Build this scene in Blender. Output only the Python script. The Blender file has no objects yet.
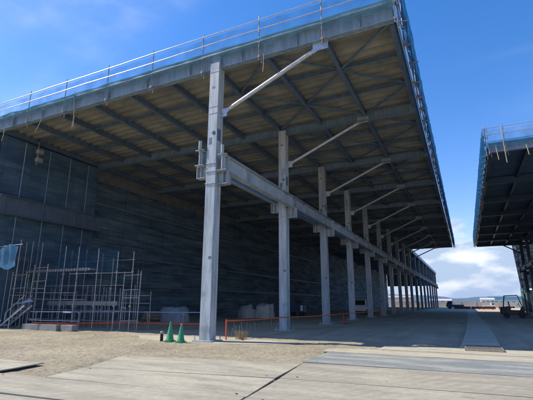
import bpy, math, random
from mathutils import Vector, noise
random.seed(7)
R = math.radians
C = bpy.context.scene.collection
scn = bpy.context.scene

# ------------------------------------------------------------------ materials
def node_mat(name):
    m = bpy.data.materials.new(name); m.use_nodes = True
    nt = m.node_tree; b = nt.nodes['Principled BSDF']
    return m, nt, b

def link(nt, a, b): nt.links.new(a, b)

def mat(name, col, col2=None, scale=3.0, rough=0.6, metal=0.0, detail=6, bump=0.0, bscale=40, stretch=None, lo=.35, hi=.65, spec=0.4):
    """noise mix of two base colours, optional bump"""
    m, nt, b = node_mat(name)
    b.inputs['Roughness'].default_value = rough
    b.inputs['Metallic'].default_value = metal
    b.inputs['Specular IOR Level'].default_value = spec
    if col2 is None: col2 = tuple(c*.75 for c in col)
    tc = nt.nodes.new('ShaderNodeTexCoord'); mp = nt.nodes.new('ShaderNodeMapping')
    if stretch: mp.inputs['Scale'].default_value = stretch
    link(nt, tc.outputs['Object'], mp.inputs['Vector'])
    n = nt.nodes.new('ShaderNodeTexNoise'); n.inputs['Scale'].default_value = scale
    n.inputs['Detail'].default_value = detail; n.inputs['Roughness'].default_value = .62
    link(nt, mp.outputs[0], n.inputs['Vector'])
    r = nt.nodes.new('ShaderNodeValToRGB')
    r.color_ramp.elements[0].position = lo; r.color_ramp.elements[0].color = (*col2, 1)
    r.color_ramp.elements[1].position = hi; r.color_ramp.elements[1].color = (*col, 1)
    link(nt, n.outputs['Fac'], r.inputs[0]); link(nt, r.outputs[0], b.inputs['Base Color'])
    if bump:
        n2 = nt.nodes.new('ShaderNodeTexNoise'); n2.inputs['Scale'].default_value = bscale; n2.inputs['Detail'].default_value = 5
        link(nt, tc.outputs['Object'], n2.inputs['Vector'])
        bp = nt.nodes.new('ShaderNodeBump'); bp.inputs['Strength'].default_value = bump; bp.inputs['Distance'].default_value = .02
        link(nt, n2.outputs['Fac'], bp.inputs['Height']); link(nt, bp.outputs[0], b.inputs['Normal'])
    return m

def net_mat(name, col, alpha, mesh_scale=0):
    """woven plastic mesh: part see-through, part diffuse / translucent cloth, denser in folds"""
    m = bpy.data.materials.new(name); m.use_nodes = True; nt = m.node_tree; nt.nodes.clear()
    out = nt.nodes.new('ShaderNodeOutputMaterial')
    tr = nt.nodes.new('ShaderNodeBsdfTransparent')
    d = nt.nodes.new('ShaderNodeBsdfDiffuse'); d.inputs[0].default_value = (*col, 1)
    t = nt.nodes.new('ShaderNodeBsdfTranslucent'); t.inputs[0].default_value = (*col, 1)
    a = nt.nodes.new('ShaderNodeMixShader'); a.inputs[0].default_value = .45
    link(nt, d.outputs[0], a.inputs[1]); link(nt, t.outputs[0], a.inputs[2])
    tc = nt.nodes.new('ShaderNodeTexCoord')
    n = nt.nodes.new('ShaderNodeTexNoise'); n.inputs['Scale'].default_value = 1.3; n.inputs['Detail'].default_value = 7
    link(nt, tc.outputs['Object'], n.inputs['Vector'])
    mr = nt.nodes.new('ShaderNodeMapRange'); mr.inputs[1].default_value = .3; mr.inputs[2].default_value = .7
    mr.inputs[3].default_value = max(0, alpha-.22); mr.inputs[4].default_value = min(1, alpha+.22)
    link(nt, n.outputs['Fac'], mr.inputs[0])
    geo = nt.nodes.new('ShaderNodeNewGeometry'); sp = nt.nodes.new('ShaderNodeSeparateXYZ'); link(nt, geo.outputs['Position'], sp.inputs[0])
    su = nt.nodes.new('ShaderNodeMath'); su.operation = 'ADD'; link(nt, sp.outputs['X'], su.inputs[0]); link(nt, sp.outputs['Y'], su.inputs[1])
    cb = nt.nodes.new('ShaderNodeCombineXYZ'); link(nt, su.outputs[0], cb.inputs[0]); link(nt, sp.outputs['Z'], cb.inputs[1])
    br = nt.nodes.new('ShaderNodeTexBrick'); br.offset = 0; br.inputs['Scale'].default_value = 1; br.inputs['Brick Width'].default_value = .1; br.inputs['Row Height'].default_value = .1
    br.inputs['Mortar Size'].default_value = .02; br.inputs['Mortar Smooth'].default_value = .4; link(nt, cb.outputs[0], br.inputs['Vector'])
    ma = nt.nodes.new('ShaderNodeMath'); ma.operation = 'MULTIPLY_ADD'; ma.use_clamp = True; ma.inputs[1].default_value = .13; link(nt, br.outputs['Fac'], ma.inputs[0]); link(nt, mr.outputs[0], ma.inputs[2])
    mx = nt.nodes.new('ShaderNodeMixShader'); link(nt, ma.outputs[0], mx.inputs[0])
    link(nt, tr.outputs[0], mx.inputs[1]); link(nt, a.outputs[0], mx.inputs[2]); link(nt, mx.outputs[0], out.inputs[0])
    return m

M = {}
# painted structural steel, grey zinc primer with streaks, slag marks
def steel_mat(name, c1, c2, rough=.5, vs=.35, hs_=3.2):
    m, nt, b = node_mat(name)
    b.inputs['Roughness'].default_value = rough; b.inputs['Specular IOR Level'].default_value = .5
    tc = nt.nodes.new('ShaderNodeTexCoord'); geo = nt.nodes.new('ShaderNodeNewGeometry')
    mp = nt.nodes.new('ShaderNodeMapping'); mp.inputs['Scale'].default_value = (hs_, hs_, vs)
    link(nt, geo.outputs['Position'], mp.inputs['Vector'])
    n = nt.nodes.new('ShaderNodeTexNoise'); n.inputs['Scale'].default_value = 1.6; n.inputs['Detail'].default_value = 8; n.inputs['Roughness'].default_value = .7
    link(nt, mp.outputs[0], n.inputs['Vector'])
    r = nt.nodes.new('ShaderNodeValToRGB'); e = r.color_ramp.elements
    e[0].position = .36; e[0].color = (*c2, 1); e[1].position = .60; e[1].color = (*c1, 1)
    link(nt, n.outputs['Fac'], r.inputs[0])
    # blotches of touch-up paint
    n2 = nt.nodes.new('ShaderNodeTexNoise'); n2.inputs['Scale'].default_value = .9; n2.inputs['Detail'].default_value = 3
    link(nt, geo.outputs['Position'], n2.inputs['Vector'])
    r2 = nt.nodes.new('ShaderNodeValToRGB'); r2.color_ramp.elements[0].position = .60; r2.color_ramp.elements[1].position = .66
    link(nt, n2.outputs['Fac'], r2.inputs[0])
    ml = nt.nodes.new('ShaderNodeMath'); ml.operation = 'MULTIPLY'; ml.inputs[1].default_value = .45
    link(nt, r2.outputs[0], ml.inputs[0])
    mx = nt.nodes.new('ShaderNodeMixRGB'); mx.inputs[2].default_value = (c2[0]*.7, c2[1]*.72, c2[2]*.75, 1)
    link(nt, ml.outputs[0], mx.inputs[0]); link(nt, r.outputs[0], mx.inputs[1]); link(nt, mx.outputs[0], b.inputs['Base Color'])
    oi = nt.nodes.new('ShaderNodeObjectInfo'); mv = nt.nodes.new('ShaderNodeMapRange'); mv.inputs[3].default_value = .84; mv.inputs[4].default_value = 1.12
    link(nt, oi.outputs['Random'], mv.inputs[0])
    # rust-brown runs and chalky drips
    mp3 = nt.nodes.new('ShaderNodeMapping'); mp3.inputs['Scale'].default_value = (9, 9, .5); link(nt, geo.outputs['Position'], mp3.inputs[0])
    n3 = nt.nodes.new('ShaderNodeTexNoise'); n3.inputs['Scale'].default_value = 1.0; n3.inputs['Detail'].default_value = 5; link(nt, mp3.outputs[0], n3.inputs['Vector'])
    r3 = nt.nodes.new('ShaderNodeValToRGB'); r3.color_ramp.elements[0].position = .58; r3.color_ramp.elements[1].position = .72; r3.color_ramp.elements[1].color = (.4, .4, .4, 1)
    link(nt, n3.outputs['Fac'], r3.inputs[0])
    m4 = nt.nodes.new('ShaderNodeMixRGB'); m4.inputs[2].default_value = (c2[0]*.75, c2[1]*.66, c2[2]*.55, 1); link(nt, r3.outputs[0], m4.inputs[0]); link(nt, mx.outputs[0], m4.inputs[1])
    hv = nt.nodes.new('ShaderNodeHueSaturation'); link(nt, m4.outputs[0], hv.inputs['Color']); link(nt, mv.outputs[0], hv.inputs['Value']); link(nt, hv.outputs[0], b.inputs['Base Color'])
    mr = nt.nodes.new('ShaderNodeMapRange'); mr.inputs[3].default_value = rough-.12; mr.inputs[4].default_value = rough+.18
    link(nt, n.outputs['Fac'], mr.inputs[0]); link(nt, mr.outputs[0], b.inputs['Roughness'])
    return m
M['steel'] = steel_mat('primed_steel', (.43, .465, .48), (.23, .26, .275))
M['beam_steel'] = steel_mat('primed_beam_steel', (.27, .36, .42), (.17, .24, .30))
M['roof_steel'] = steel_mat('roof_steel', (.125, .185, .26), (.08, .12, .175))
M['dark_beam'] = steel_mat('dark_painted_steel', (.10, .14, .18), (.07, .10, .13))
M['crane_steel'] = steel_mat('crane_beam_steel', (.385, .425, .445), (.255, .29, .31), .5, 1.2, .8)
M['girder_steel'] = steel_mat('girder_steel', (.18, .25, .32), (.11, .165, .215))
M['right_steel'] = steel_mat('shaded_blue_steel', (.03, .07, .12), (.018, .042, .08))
M['galv'] = mat('galvanised_pipe', (.55, .56, .57), (.36, .37, .38), 8, .38, .55)
M['dull_pipe'] = mat('dull_pipe', (.44, .43, .41), (.22, .21, .2), 9, .5, .4)
M['old_pipe'] = mat('weathered_pipe', (.36, .35, .33), (.22, .2, .18), 9, .55, .3)
M['deck'] = mat('tan_deck', (.37, .355, .285), (.245, .235, .195), .9, .75, stretch=(.35, 2.5, 1))
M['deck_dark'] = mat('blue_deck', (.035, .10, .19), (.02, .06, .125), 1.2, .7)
M['wall'] = None
M['dark_cloth'] = mat('dark_sheet', (.05, .075, .12), (.03, .05, .08), 1.4, .8, stretch=(1, .4, 3))
M['net_blue'] = net_mat('blue_safety_net', (.02, .105, .235), .84)
M['net_faint'] = net_mat('thin_blue_net', (.08, .22, .42), .14)
M['net_teal'] = net_mat('teal_net', (.13, .30, .36), .6)
M['net_dark'] = net_mat('dark_hung_net', (.075, .125, .19), .93)
M['sheet_net'] = net_mat('dark_torn_net', (.02, .045, .07), .97)
M['net_tarp'] = mat('blue_tarp', (.03, .155, .26), (.02, .11, .20), 2, .5)
M['dim_net'] = net_mat('dim_blue_net', (.05, .14, .21), .34)
M['teal_panel'] = mat('teal_panel', (.40, .68, .74), (.33, .60, .66), 1.5, .6)
M['concrete'] = mat('concrete', (.30, .29, .265), (.21, .20, .185), 2.5, .85, bump=.3)
M['pale_concrete'] = mat('pale_concrete', (.50, .45, .35), (.38, .33, .24), 1.8, .9, bump=.35)
M['green'] = mat('green_plastic', (.02, .30, .13), (.07, .24, .12), 9, .5)
M['dull_orange'] = mat('dull_orange_primer', (.30, .11, .06), (.2, .07, .04), 2, .8)
M['dull_red'] = mat('dull_red_primer', (.16, .075, .06), (.10, .05, .04), 2, .8)
M['black'] = mat('black_rubber', (.02, .02, .022), (.012, .012, .012), 6, .6)
M['orange'] = mat('orange_plastic', (.75, .13, .035), (.6, .09, .03), 7, .5)
M['red'] = mat('faded_red', (.5, .07, .05), (.35, .04, .03), 5, .5)
M['white'] = mat('white_paint', (.78, .78, .77), (.66, .66, .65), 3, .45)
M['glass'] = mat('dark_glass', (.03, .04, .05), (.02, .025, .03), 2, .08)
M['wood'] = mat('timber', (.45, .33, .19), (.3, .21, .12), 6, .75, stretch=(1, 1, .2))
M['tan_board'] = mat('tan_board', (.21, .205, .19), (.13, .13, .125), 1.5, .8)
M['sack'] = mat('woven_sack', (.42, .40, .36), (.3, .28, .25), 5, .9, bump=.5, bscale=25)
M['tarp_grey'] = mat('grey_tarp', (.34, .36, .38), (.24, .25, .27), 3, .6, bump=.5, bscale=6)
M['navy'] = mat('navy_paint', (.035, .06, .13), (.025, .04, .09), 3, .45)
M['fork_body'] = mat('forklift_paint', (.02, .02, .024), (.012, .012, .014), 3, .4)
M['rope'] = mat('rope', (.55, .47, .33), (.4, .33, .22), 20, .9)
M['straw'] = mat('dry_weed', (.42, .31, .16), (.3, .22, .1), 15, .9)
M['far_wall'] = mat('far_wall', (.46, .44, .41), (.34, .33, .31), .4, .85, stretch=(2, 1, .5))
M['far_teal'] = mat('far_cladding', (.22, .38, .46), (.18, .32, .40), .3, .7)
M['far_white'] = mat('far_white', (.58, .59, .60), (.5, .51, .52), .3, .6)
M['leaf'] = mat('scrub', (.07, .10, .04), (.035, .055, .02), 2, .9)
M['grate'] = mat('rusty_grating', (.42, .37, .29), (.26, .22, .17), 10, .6, .4)

def seam_grid(nt, geo, bw, bh, lo, ax=('Y', 'Z'), wob=.35, mort=.028, tint=(.72, .76, .80, 1)):
    """laced seams of sheets hung on a wall: factor 1 on cloth, lo on the seams (wall runs along Y)"""
    sp = nt.nodes.new('ShaderNodeSeparateXYZ'); link(nt, geo.outputs['Position'], sp.inputs[0])
    nz = nt.nodes.new('ShaderNodeTexNoise'); nz.inputs['Scale'].default_value = .8; nz.inputs['Detail'].default_value = 3; link(nt, geo.outputs['Position'], nz.inputs['Vector'])
    ad = nt.nodes.new('ShaderNodeMath'); ad.operation = 'MULTIPLY_ADD'; ad.inputs[1].default_value = wob; link(nt, nz.outputs['Fac'], ad.inputs[0]); link(nt, sp.outputs[ax[1]], ad.inputs[2])
    cb = nt.nodes.new('ShaderNodeCombineXYZ'); link(nt, sp.outputs[ax[0]], cb.inputs[0]); link(nt, ad.outputs[0], cb.inputs[1])
    br = nt.nodes.new('ShaderNodeTexBrick'); br.offset = 0; br.inputs['Scale'].default_value = 1
    br.inputs['Brick Width'].default_value = bw; br.inputs['Row Height'].default_value = bh; br.inputs['Mortar Size'].default_value = mort; br.inputs['Mortar Smooth'].default_value = .6
    br.inputs['Color1'].default_value = (1, 1, 1, 1); br.inputs['Color2'].default_value = tint; br.inputs['Mortar'].default_value = (lo, lo, lo, 1)
    link(nt, cb.outputs[0], br.inputs['Vector']); return br.outputs['Color']
def wall_mat(name, c1, c2, bw, bh, lo=.35):
    m, nt, b = node_mat(name); b.inputs['Roughness'].default_value = .95; b.inputs['Specular IOR Level'].default_value = .12
    geo = nt.nodes.new('ShaderNodeNewGeometry')
    mp = nt.nodes.new('ShaderNodeMapping'); mp.inputs['Scale'].default_value = (.5, .22, 1.3)
    link(nt, geo.outputs['Position'], mp.inputs[0])
    n = nt.nodes.new('ShaderNodeTexNoise'); n.inputs['Scale'].default_value = 1.0; n.inputs['Detail'].default_value = 7; n.inputs['Roughness'].default_value = .66
    link(nt, mp.outputs[0], n.inputs['Vector'])
    r = nt.nodes.new('ShaderNodeValToRGB'); e = r.color_ramp.elements
    e[0].position = .34; e[0].color = (*c1, 1); e[1].position = .66; e[1].color = (*c2, 1)
    link(nt, n.outputs['Fac'], r.inputs[0])
    mu = nt.nodes.new('ShaderNodeMixRGB'); mu.blend_type = 'MULTIPLY'; mu.inputs[0].default_value = 1
    link(nt, r.outputs[0], mu.inputs[1]); link(nt, seam_grid(nt, geo, bw, bh, lo), mu.inputs[2]); link(nt, mu.outputs[0], b.inputs['Base Color'])
    return m
def deck_mat():
    m, nt, b = node_mat('tan_deck'); b.inputs['Roughness'].default_value = .8
    geo = nt.nodes.new('ShaderNodeNewGeometry')
    n = nt.nodes.new('ShaderNodeTexNoise'); n.inputs['Scale'].default_value = .55; n.inputs['Detail'].default_value = 8; n.inputs['Roughness'].default_value = .65; link(nt, geo.outputs['Position'], n.inputs['Vector'])
    r = nt.nodes.new('ShaderNodeValToRGB'); e = r.color_ramp.elements
    e[0].position = .34; e[0].color = (.165, .165, .145, 1); e[1].position = .62; e[1].color = (.315, .305, .245, 1); link(nt, n.outputs['Fac'], r.inputs[0])
    mu = nt.nodes.new('ShaderNodeMixRGB'); mu.blend_type = 'MULTIPLY'; mu.inputs[0].default_value = 1
    link(nt, r.outputs[0], mu.inputs[1]); link(nt, seam_grid(nt, geo, 5.66, 1.1, .86, ('X', 'Y'), .0, .02, (.80, .82, .84, 1)), mu.inputs[2]); link(nt, mu.outputs[0], b.inputs['Base Color'])
    return m
M['deck'] = deck_mat()
M['wall'] = wall_mat('building_sheet', (.06, .10, .135), (.19, .27, .32), 1.82, .46)
M['near_net'] = wall_mat('laced_netting', (.045, .085, .125), (.105, .17, .22), .91, .4375, .66)

def ground_mat():
    m, nt, b = node_mat('site_dirt'); b.inputs['Roughness'].default_value = .95; b.inputs['Specular IOR Level'].default_value = .15
    geo = nt.nodes.new('ShaderNodeNewGeometry')
    def nz(scale, detail, rough=.6, vec=None):
        n = nt.nodes.new('ShaderNodeTexNoise'); n.inputs['Scale'].default_value = scale; n.inputs['Detail'].default_value = detail
        n.inputs['Roughness'].default_value = rough
        link(nt, vec or geo.outputs['Position'], n.inputs['Vector']); return n
    n1 = nz(.35, 8, .65)
    r1 = nt.nodes.new('ShaderNodeValToRGB'); e = r1.color_ramp.elements
    e[0].position = .3; e[0].color = (.31, .265, .19, 1); e[1].position = .68; e[1].color = (.53, .465, .345, 1)
    link(nt, n1.outputs['Fac'], r1.inputs[0])
    n2 = nz(7, 8, .72)
    r2 = nt.nodes.new('ShaderNodeValToRGB'); r2.color_ramp.elements[0].position = .32; r2.color_ramp.elements[0].color = (.45, .435, .41, 1)
    r2.color_ramp.elements[1].position = .7; r2.color_ramp.elements[1].color = (1.3, 1.28, 1.23, 1)
    link(nt, n2.outputs['Fac'], r2.inputs[0])
    mu = nt.nodes.new('ShaderNodeMixRGB'); mu.blend_type = 'MULTIPLY'; mu.inputs[0].default_value = .85
    link(nt, r1.outputs[0], mu.inputs[1]); link(nt, r2.outputs[0], mu.inputs[2])
    # dirt past the shadow edge, colour lifted and warmed to lighten the shade; streaked
    sx = nt.nodes.new('ShaderNodeSeparateXYZ'); link(nt, geo.outputs['Position'], sx.inputs[0])
    n3 = nz(.9, 4)
    ad = nt.nodes.new('ShaderNodeMath'); ad.operation = 'MULTIPLY_ADD'; ad.inputs[1].default_value = 3.0
    link(nt, n3.outputs['Fac'], ad.inputs[0]); link(nt, sx.outputs['Y'], ad.inputs[2])
    mr = nt.nodes.new('ShaderNodeMapRange'); mr.inputs[1].default_value = 18.5; mr.inputs[2].default_value = 20.5
    link(nt, ad.outputs[0], mr.inputs[0])
    m2 = nt.nodes.new('ShaderNodeMath'); m2.operation = 'MULTIPLY'; m2.inputs[1].default_value = .85; link(nt, mr.outputs[0], m2.inputs[0])
    mpb = nt.nodes.new('ShaderNodeMapping'); mpb.inputs['Scale'].default_value = (1.3, .09, 1); link(nt, geo.outputs['Position'], mpb.inputs[0])
    nb = nz(1.0, 6, .6, mpb.outputs[0]); ns = nz(.22, 6, .6)
    sm = nt.nodes.new('ShaderNodeMath'); sm.operation = 'ADD'; link(nt, nb.outputs['Fac'], sm.inputs[0]); link(nt, ns.outputs['Fac'], sm.inputs[1])
    rb_ = nt.nodes.new('ShaderNodeValToRGB'); rb_.color_ramp.elements[0].position = .40; rb_.color_ramp.elements[0].color = (.42, .335, .24, 1); rb_.color_ramp.elements[1].position = .60; rb_.color_ramp.elements[1].color = (.64, .50, .345, 1)
    hf = nt.nodes.new('ShaderNodeMath'); hf.operation = 'MULTIPLY'; hf.inputs[1].default_value = .5; link(nt, sm.outputs[0], hf.inputs[0]); link(nt, hf.outputs[0], rb_.inputs[0])
    mg = nt.nodes.new('ShaderNodeMixRGB'); link(nt, rb_.outputs[0], mg.inputs[2])
    link(nt, m2.outputs[0], mg.inputs[0]); link(nt, mu.outputs[0], mg.inputs[1]); link(nt, mg.outputs[0], b.inputs['Base Color'])
    n4 = nz(22, 8, .75)
    bp = nt.nodes.new('ShaderNodeBump'); bp.inputs['Strength'].default_value = .75; bp.inputs['Distance'].default_value = .05
    link(nt, n4.outputs['Fac'], bp.inputs['Height']); link(nt, bp.outputs[0], b.inputs['Normal'])
    return m
M['ground'] = ground_mat()

def plate_mat(name, base, dust, amount, chev=0.0):
    """steel road plate with dried mud: bare metal patches, long tyre smears"""
    m, nt, b = node_mat(name); b.inputs['Roughness'].default_value = .8
    geo = nt.nodes.new('ShaderNodeNewGeometry')
    mp = nt.nodes.new('ShaderNodeMapping'); mp.inputs['Scale'].default_value = (.25, 1.1, 1); mp.inputs['Rotation'].default_value = (0, 0, R(-4))
    link(nt, geo.outputs['Position'], mp.inputs[0])
    n = nt.nodes.new('ShaderNodeTexNoise'); n.inputs['Scale'].default_value = 1.5; n.inputs['Detail'].default_value = 9; n.inputs['Roughness'].default_value = .65
    link(nt, mp.outputs[0], n.inputs['Vector'])
    r = nt.nodes.new('ShaderNodeValToRGB'); e = r.color_ramp.elements
    e[0].position = amount-.13; e[0].color = (*base, 1); e[1].position = amount+.13; e[1].color = (*dust, 1)
    link(nt, n.outputs['Fac'], r.inputs[0])
    n2 = nt.nodes.new('ShaderNodeTexNoise'); n2.inputs['Scale'].default_value = 9; n2.inputs['Detail'].default_value = 8; n2.inputs['Roughness'].default_value = .7
    link(nt, geo.outputs['Position'], n2.inputs['Vector'])
    r2 = nt.nodes.new('ShaderNodeValToRGB'); r2.color_ramp.elements[0].position = .3; r2.color_ramp.elements[0].color = (.8, .8, .79, 1)
    r2.color_ramp.elements[1].position = .7; r2.color_ramp.elements[1].color = (1.1, 1.1, 1.09, 1)
    link(nt, n2.outputs['Fac'], r2.inputs[0])
    mu = nt.nodes.new('ShaderNodeMixRGB'); mu.blend_type = 'MULTIPLY'; mu.inputs[0].default_value = 1
    link(nt, r.outputs[0], mu.inputs[1]); link(nt, r2.outputs[0], mu.inputs[2])
    last = mu.outputs[0]
    n6 = nt.nodes.new('ShaderNodeTexNoise'); n6.inputs['Scale'].default_value = 1.9; n6.inputs['Detail'].default_value = 10; n6.inputs['Roughness'].default_value = .75; link(nt, geo.outputs['Position'], n6.inputs['Vector'])
    r6 = nt.nodes.new('ShaderNodeValToRGB'); r6.color_ramp.elements[0].position = .56; r6.color_ramp.elements[1].position = .70; r6.color_ramp.elements[1].color = (.55, .55, .55, 1); link(nt, n6.outputs['Fac'], r6.inputs[0])
    x6 = nt.nodes.new('ShaderNodeMixRGB'); x6.inputs[2].default_value = (base[0]*.85, base[1]*.68, base[2]*.5, 1); link(nt, r6.outputs[0], x6.inputs[0]); link(nt, last, x6.inputs[1]); last = x6.outputs[0]
    mp7 = nt.nodes.new('ShaderNodeMapping'); mp7.inputs['Rotation'].default_value = (0, 0, R(9)); mp7.inputs['Scale'].default_value = (.35, 14, 1); link(nt, geo.outputs['Position'], mp7.inputs[0])
    n7 = nt.nodes.new('ShaderNodeTexNoise'); n7.inputs['Scale'].default_value = 1.4; n7.inputs['Detail'].default_value = 4; link(nt, mp7.outputs[0], n7.inputs['Vector'])
    r7 = nt.nodes.new('ShaderNodeValToRGB'); r7.color_ramp.elements[0].position = .60; r7.color_ramp.elements[1].position = .68; r7.color_ramp.elements[1].color = (.5, .5, .5, 1); link(nt, n7.outputs['Fac'], r7.inputs[0])
    x7 = nt.nodes.new('ShaderNodeMixRGB'); x7.inputs[2].default_value = (min(1, dust[0]*1.15), min(1, dust[1]*1.14), dust[2]*1.1, 1); link(nt, r7.outputs[0], x7.inputs[0]); link(nt, last, x7.inputs[1]); last = x7.outputs[0]
    if chev:
        # tyre lug marks: V bands pressed in the dried mud
        mp2 = nt.nodes.new('ShaderNodeMapping'); mp2.inputs['Rotation'].default_value = (0, 0, R(28))
        link(nt, geo.outputs['Position'], mp2.inputs[0])
        w = nt.nodes.new('ShaderNodeTexWave'); w.inputs['Scale'].default_value = 1.1; w.inputs['Distortion'].default_value = 2.2; w.inputs['Detail'].default_value = 3
        w.inputs['Detail Scale'].default_value = 1.5
        link(nt, mp2.outputs[0], w.inputs['Vector'])
        n5 = nt.nodes.new('ShaderNodeTexNoise'); n5.inputs['Scale'].default_value = .7; n5.inputs['Detail'].default_value = 2
        link(nt, geo.outputs['Position'], n5.inputs['Vector'])
        r5 = nt.nodes.new('ShaderNodeValToRGB'); r5.color_ramp.elements[0].position = .42; r5.color_ramp.elements[1].position = .6
        link(nt, n5.outputs['Fac'], r5.inputs[0])
        k = nt.nodes.new('ShaderNodeMath'); k.operation = 'MULTIPLY'; link(nt, w.outputs['Fac'], k.inputs[0]); link(nt, r5.outputs[0], k.inputs[1])
        k2 = nt.nodes.new('ShaderNodeMath'); k2.operation = 'MULTIPLY'; k2.inputs[1].default_value = chev; link(nt, k.outputs[0], k2.inputs[0])
        mx = nt.nodes.new('ShaderNodeMixRGB'); mx.inputs[2].default_value = (dust[0]*.72, dust[1]*.7, dust[2]*.68, 1)
        link(nt, k2.outputs[0], mx.inputs[0]); link(nt, last, mx.inputs[1]); last = mx.outputs[0]
    link(nt, last, b.inputs['Base Color'])
    bp = nt.nodes.new('ShaderNodeBump'); bp.inputs['Strength'].default_value = .3; bp.inputs['Distance'].default_value = .01
    link(nt, n2.outputs['Fac'], bp.inputs['Height']); link(nt, bp.outputs[0], b.inputs['Normal'])
    return m
M['plate'] = plate_mat('dusty_plate', (.265, .242, .19), (.44, .394, .30), .45)
M['plate_grey'] = plate_mat('grey_dusty_plate', (.255, .235, .185), (.42, .376, .285), .47, .85)
M['plate_bare'] = plate_mat('worn_plate', (.20, .215, .215), (.45, .42, .33), .57)
M['plate_mud'] = plate_mat('muddy_plate', (.33, .295, .22), (.50, .45, .335), .44)
M['path'] = plate_mat('path_plate', (.40, .345, .27), (.62, .53, .40), .45)

# ------------------------------------------------------------------ mesh helper
class MB:
    def __init__(s): s.v = []; s.f = []; s.mi = []
    def add(s, vs, fs, mi=0):
        o = len(s.v); s.v += [tuple(v) for v in vs]; s.f += [[i+o for i in f] for f in fs]; s.mi += [mi]*len(fs); return s
    def box(s, x0, x1, y0, y1, z0, z1, mi=0, rot=0):
        vs = [(x, y, z) for z in (z0, z1) for y in (y0, y1) for x in (x0, x1)]
        if rot:
            cx, cy = (x0+x1)/2, (y0+y1)/2; c, n = math.cos(rot), math.sin(rot)
            vs = [(cx+(x-cx)*c-(y-cy)*n, cy+(x-cx)*n+(y-cy)*c, z) for x, y, z in vs]
        return s.add(vs, [(0,2,3,1),(4,5,7,6),(0,1,5,4),(1,3,7,5),(3,2,6,7),(2,0,4,6)], mi)
    def profile(s, p, q, pts, up=(0,0,1), mi=0):
        """closed profile (list of (side, up)) swept from p to q"""
        p = Vector(p); q = Vector(q); d = (q-p).normalized(); u = Vector(up)
        sd = d.cross(u)
        if sd.length < 1e-4: sd = d.cross(Vector((0,1,0)))
        sd.normalize(); u = sd.cross(d)
        n = len(pts)
        vs = [p+sd*a+u*b for a, b in pts] + [q+sd*a+u*b for a, b in pts]
        fs = [(i, (i+1) % n, n+(i+1) % n, n+i) for i in range(n)]
        fs += [tuple(range(n))[::-1], tuple(range(n, 2*n))]
        return s.add(vs, fs, mi)
    def H(s, p, q, depth, width, tf=.03, tw=.02, up=(0,0,1), mi=0):
        w, d, t = width/2, depth/2, tw/2
        return s.profile(p, q, [(-w,-d),(w,-d),(w,-d+tf),(t,-d+tf),(t,d-tf),(w,d-tf),(w,d),(-w,d),(-w,d-tf),(-t,d-tf),(-t,-d+tf),(-w,-d+tf)], up, mi)
    def bar(s, p, q, w, h, up=(0,0,1), mi=0):
        return s.profile(p, q, [(-w/2,-h/2),(w/2,-h/2),(w/2,h/2),(-w/2,h/2)], up, mi)
    def tube(s, p, q, r, n=8, mi=0, r2=None):
        p = Vector(p); q = Vector(q); d = (q-p).normalized()
        a = d.cross(Vector((0,0,1)))
        if a.length < 1e-3: a = Vector((1,0,0))
        a.normalize(); b = d.cross(a); r2 = r if r2 is None else r2
        vs = [p+(a*math.cos(2*math.pi*i/n)+b*math.sin(2*math.pi*i/n))*r for i in range(n)]
        vs += [q+(a*math.cos(2*math.pi*i/n)+b*math.sin(2*math.pi*i/n))*r2 for i in range(n)]
        return s.add(vs, [(i,(i+1)%n,n+(i+1)%n,n+i) for i in range(n)]+[tuple(range(n))[::-1], tuple(range(n,2*n))], mi)
    def path(s, pts, r, n=6, mi=0):
        for a, b in zip(pts, pts[1:]): s.tube(a, b, r, n, mi)
        return s
    def lathe(s, prof, c=(0,0,0), n=20, mi=0):
        o = []; fs = []
        for r, z in prof:
            for i in range(n): o.append((c[0]+r*math.cos(2*math.pi*i/n), c[1]+r*math.sin(2*math.pi*i/n), c[2]+z))
        for k in range(len(prof)-1):
            for i in range(n): fs.append((k*n+i, k*n+(i+1)%n, (k+1)*n+(i+1)%n, (k+1)*n+i))
        fs.append(tuple(range(n))[::-1]); fs.append(tuple(range((len(prof)-1)*n, len(prof)*n)))
        return s.add(o, fs, mi)
    def slab(s, poly, z0, z1, mi=0):
        n = len(poly)
        vs = [(x,y,z0) for x,y in poly]+[(x,y,z1) for x,y in poly]
        return s.add(vs, [(i,(i+1)%n,n+(i+1)%n,n+i) for i in range(n)]+[tuple(range(n))[::-1], tuple(range(n,2*n))], mi)
    def grid(s, fn, nu, nv, mi=0):
        vs = [fn(i/nu, j/nv) for j in range(nv+1) for i in range(nu+1)]
        return s.add(vs, [(j*(nu+1)+i, j*(nu+1)+i+1, (j+1)*(nu+1)+i+1, (j+1)*(nu+1)+i) for j in range(nv) for i in range(nu)], mi)
    def build(s, name, mats, parent=None, smooth=False, bevel=0):
        me = bpy.data.meshes.new(name); me.from_pydata(s.v, [], s.f)
        for m in (mats if isinstance(mats, (list, tuple)) else [mats]): me.materials.append(m)
        if any(s.mi): me.polygons.foreach_set('material_index', s.mi)
        if smooth: me.polygons.foreach_set('use_smooth', [True]*len(s.f))
        me.update()
        o = bpy.data.objects.new(name, me); C.objects.link(o)
        if parent: o.parent = parent; o.matrix_parent_inverse = inv(parent)
        if bevel:
            b = o.modifiers.new('bevel', 'BEVEL'); b.width = bevel; b.segments = 2; b.limit_method = 'ANGLE'
        return o
def inv(p):
    # parents are things (or parts of things) whose loc/rot are already set
    from mathutils import Matrix
    m = Matrix.LocRotScale(p.location, p.rotation_euler, p.scale)
    while p.parent:
        pm = p.parent; m = Matrix.LocRotScale(pm.location, pm.rotation_euler, pm.scale) @ p.matrix_parent_inverse @ m; p = pm
    return m.inverted()
def tag(o, label=None, cat=None, group=None, kind=None):
    if label: o['label'] = label
    if cat: o['category'] = cat
    if group: o['group'] = group
    if kind: o['kind'] = kind
    return o
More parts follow.
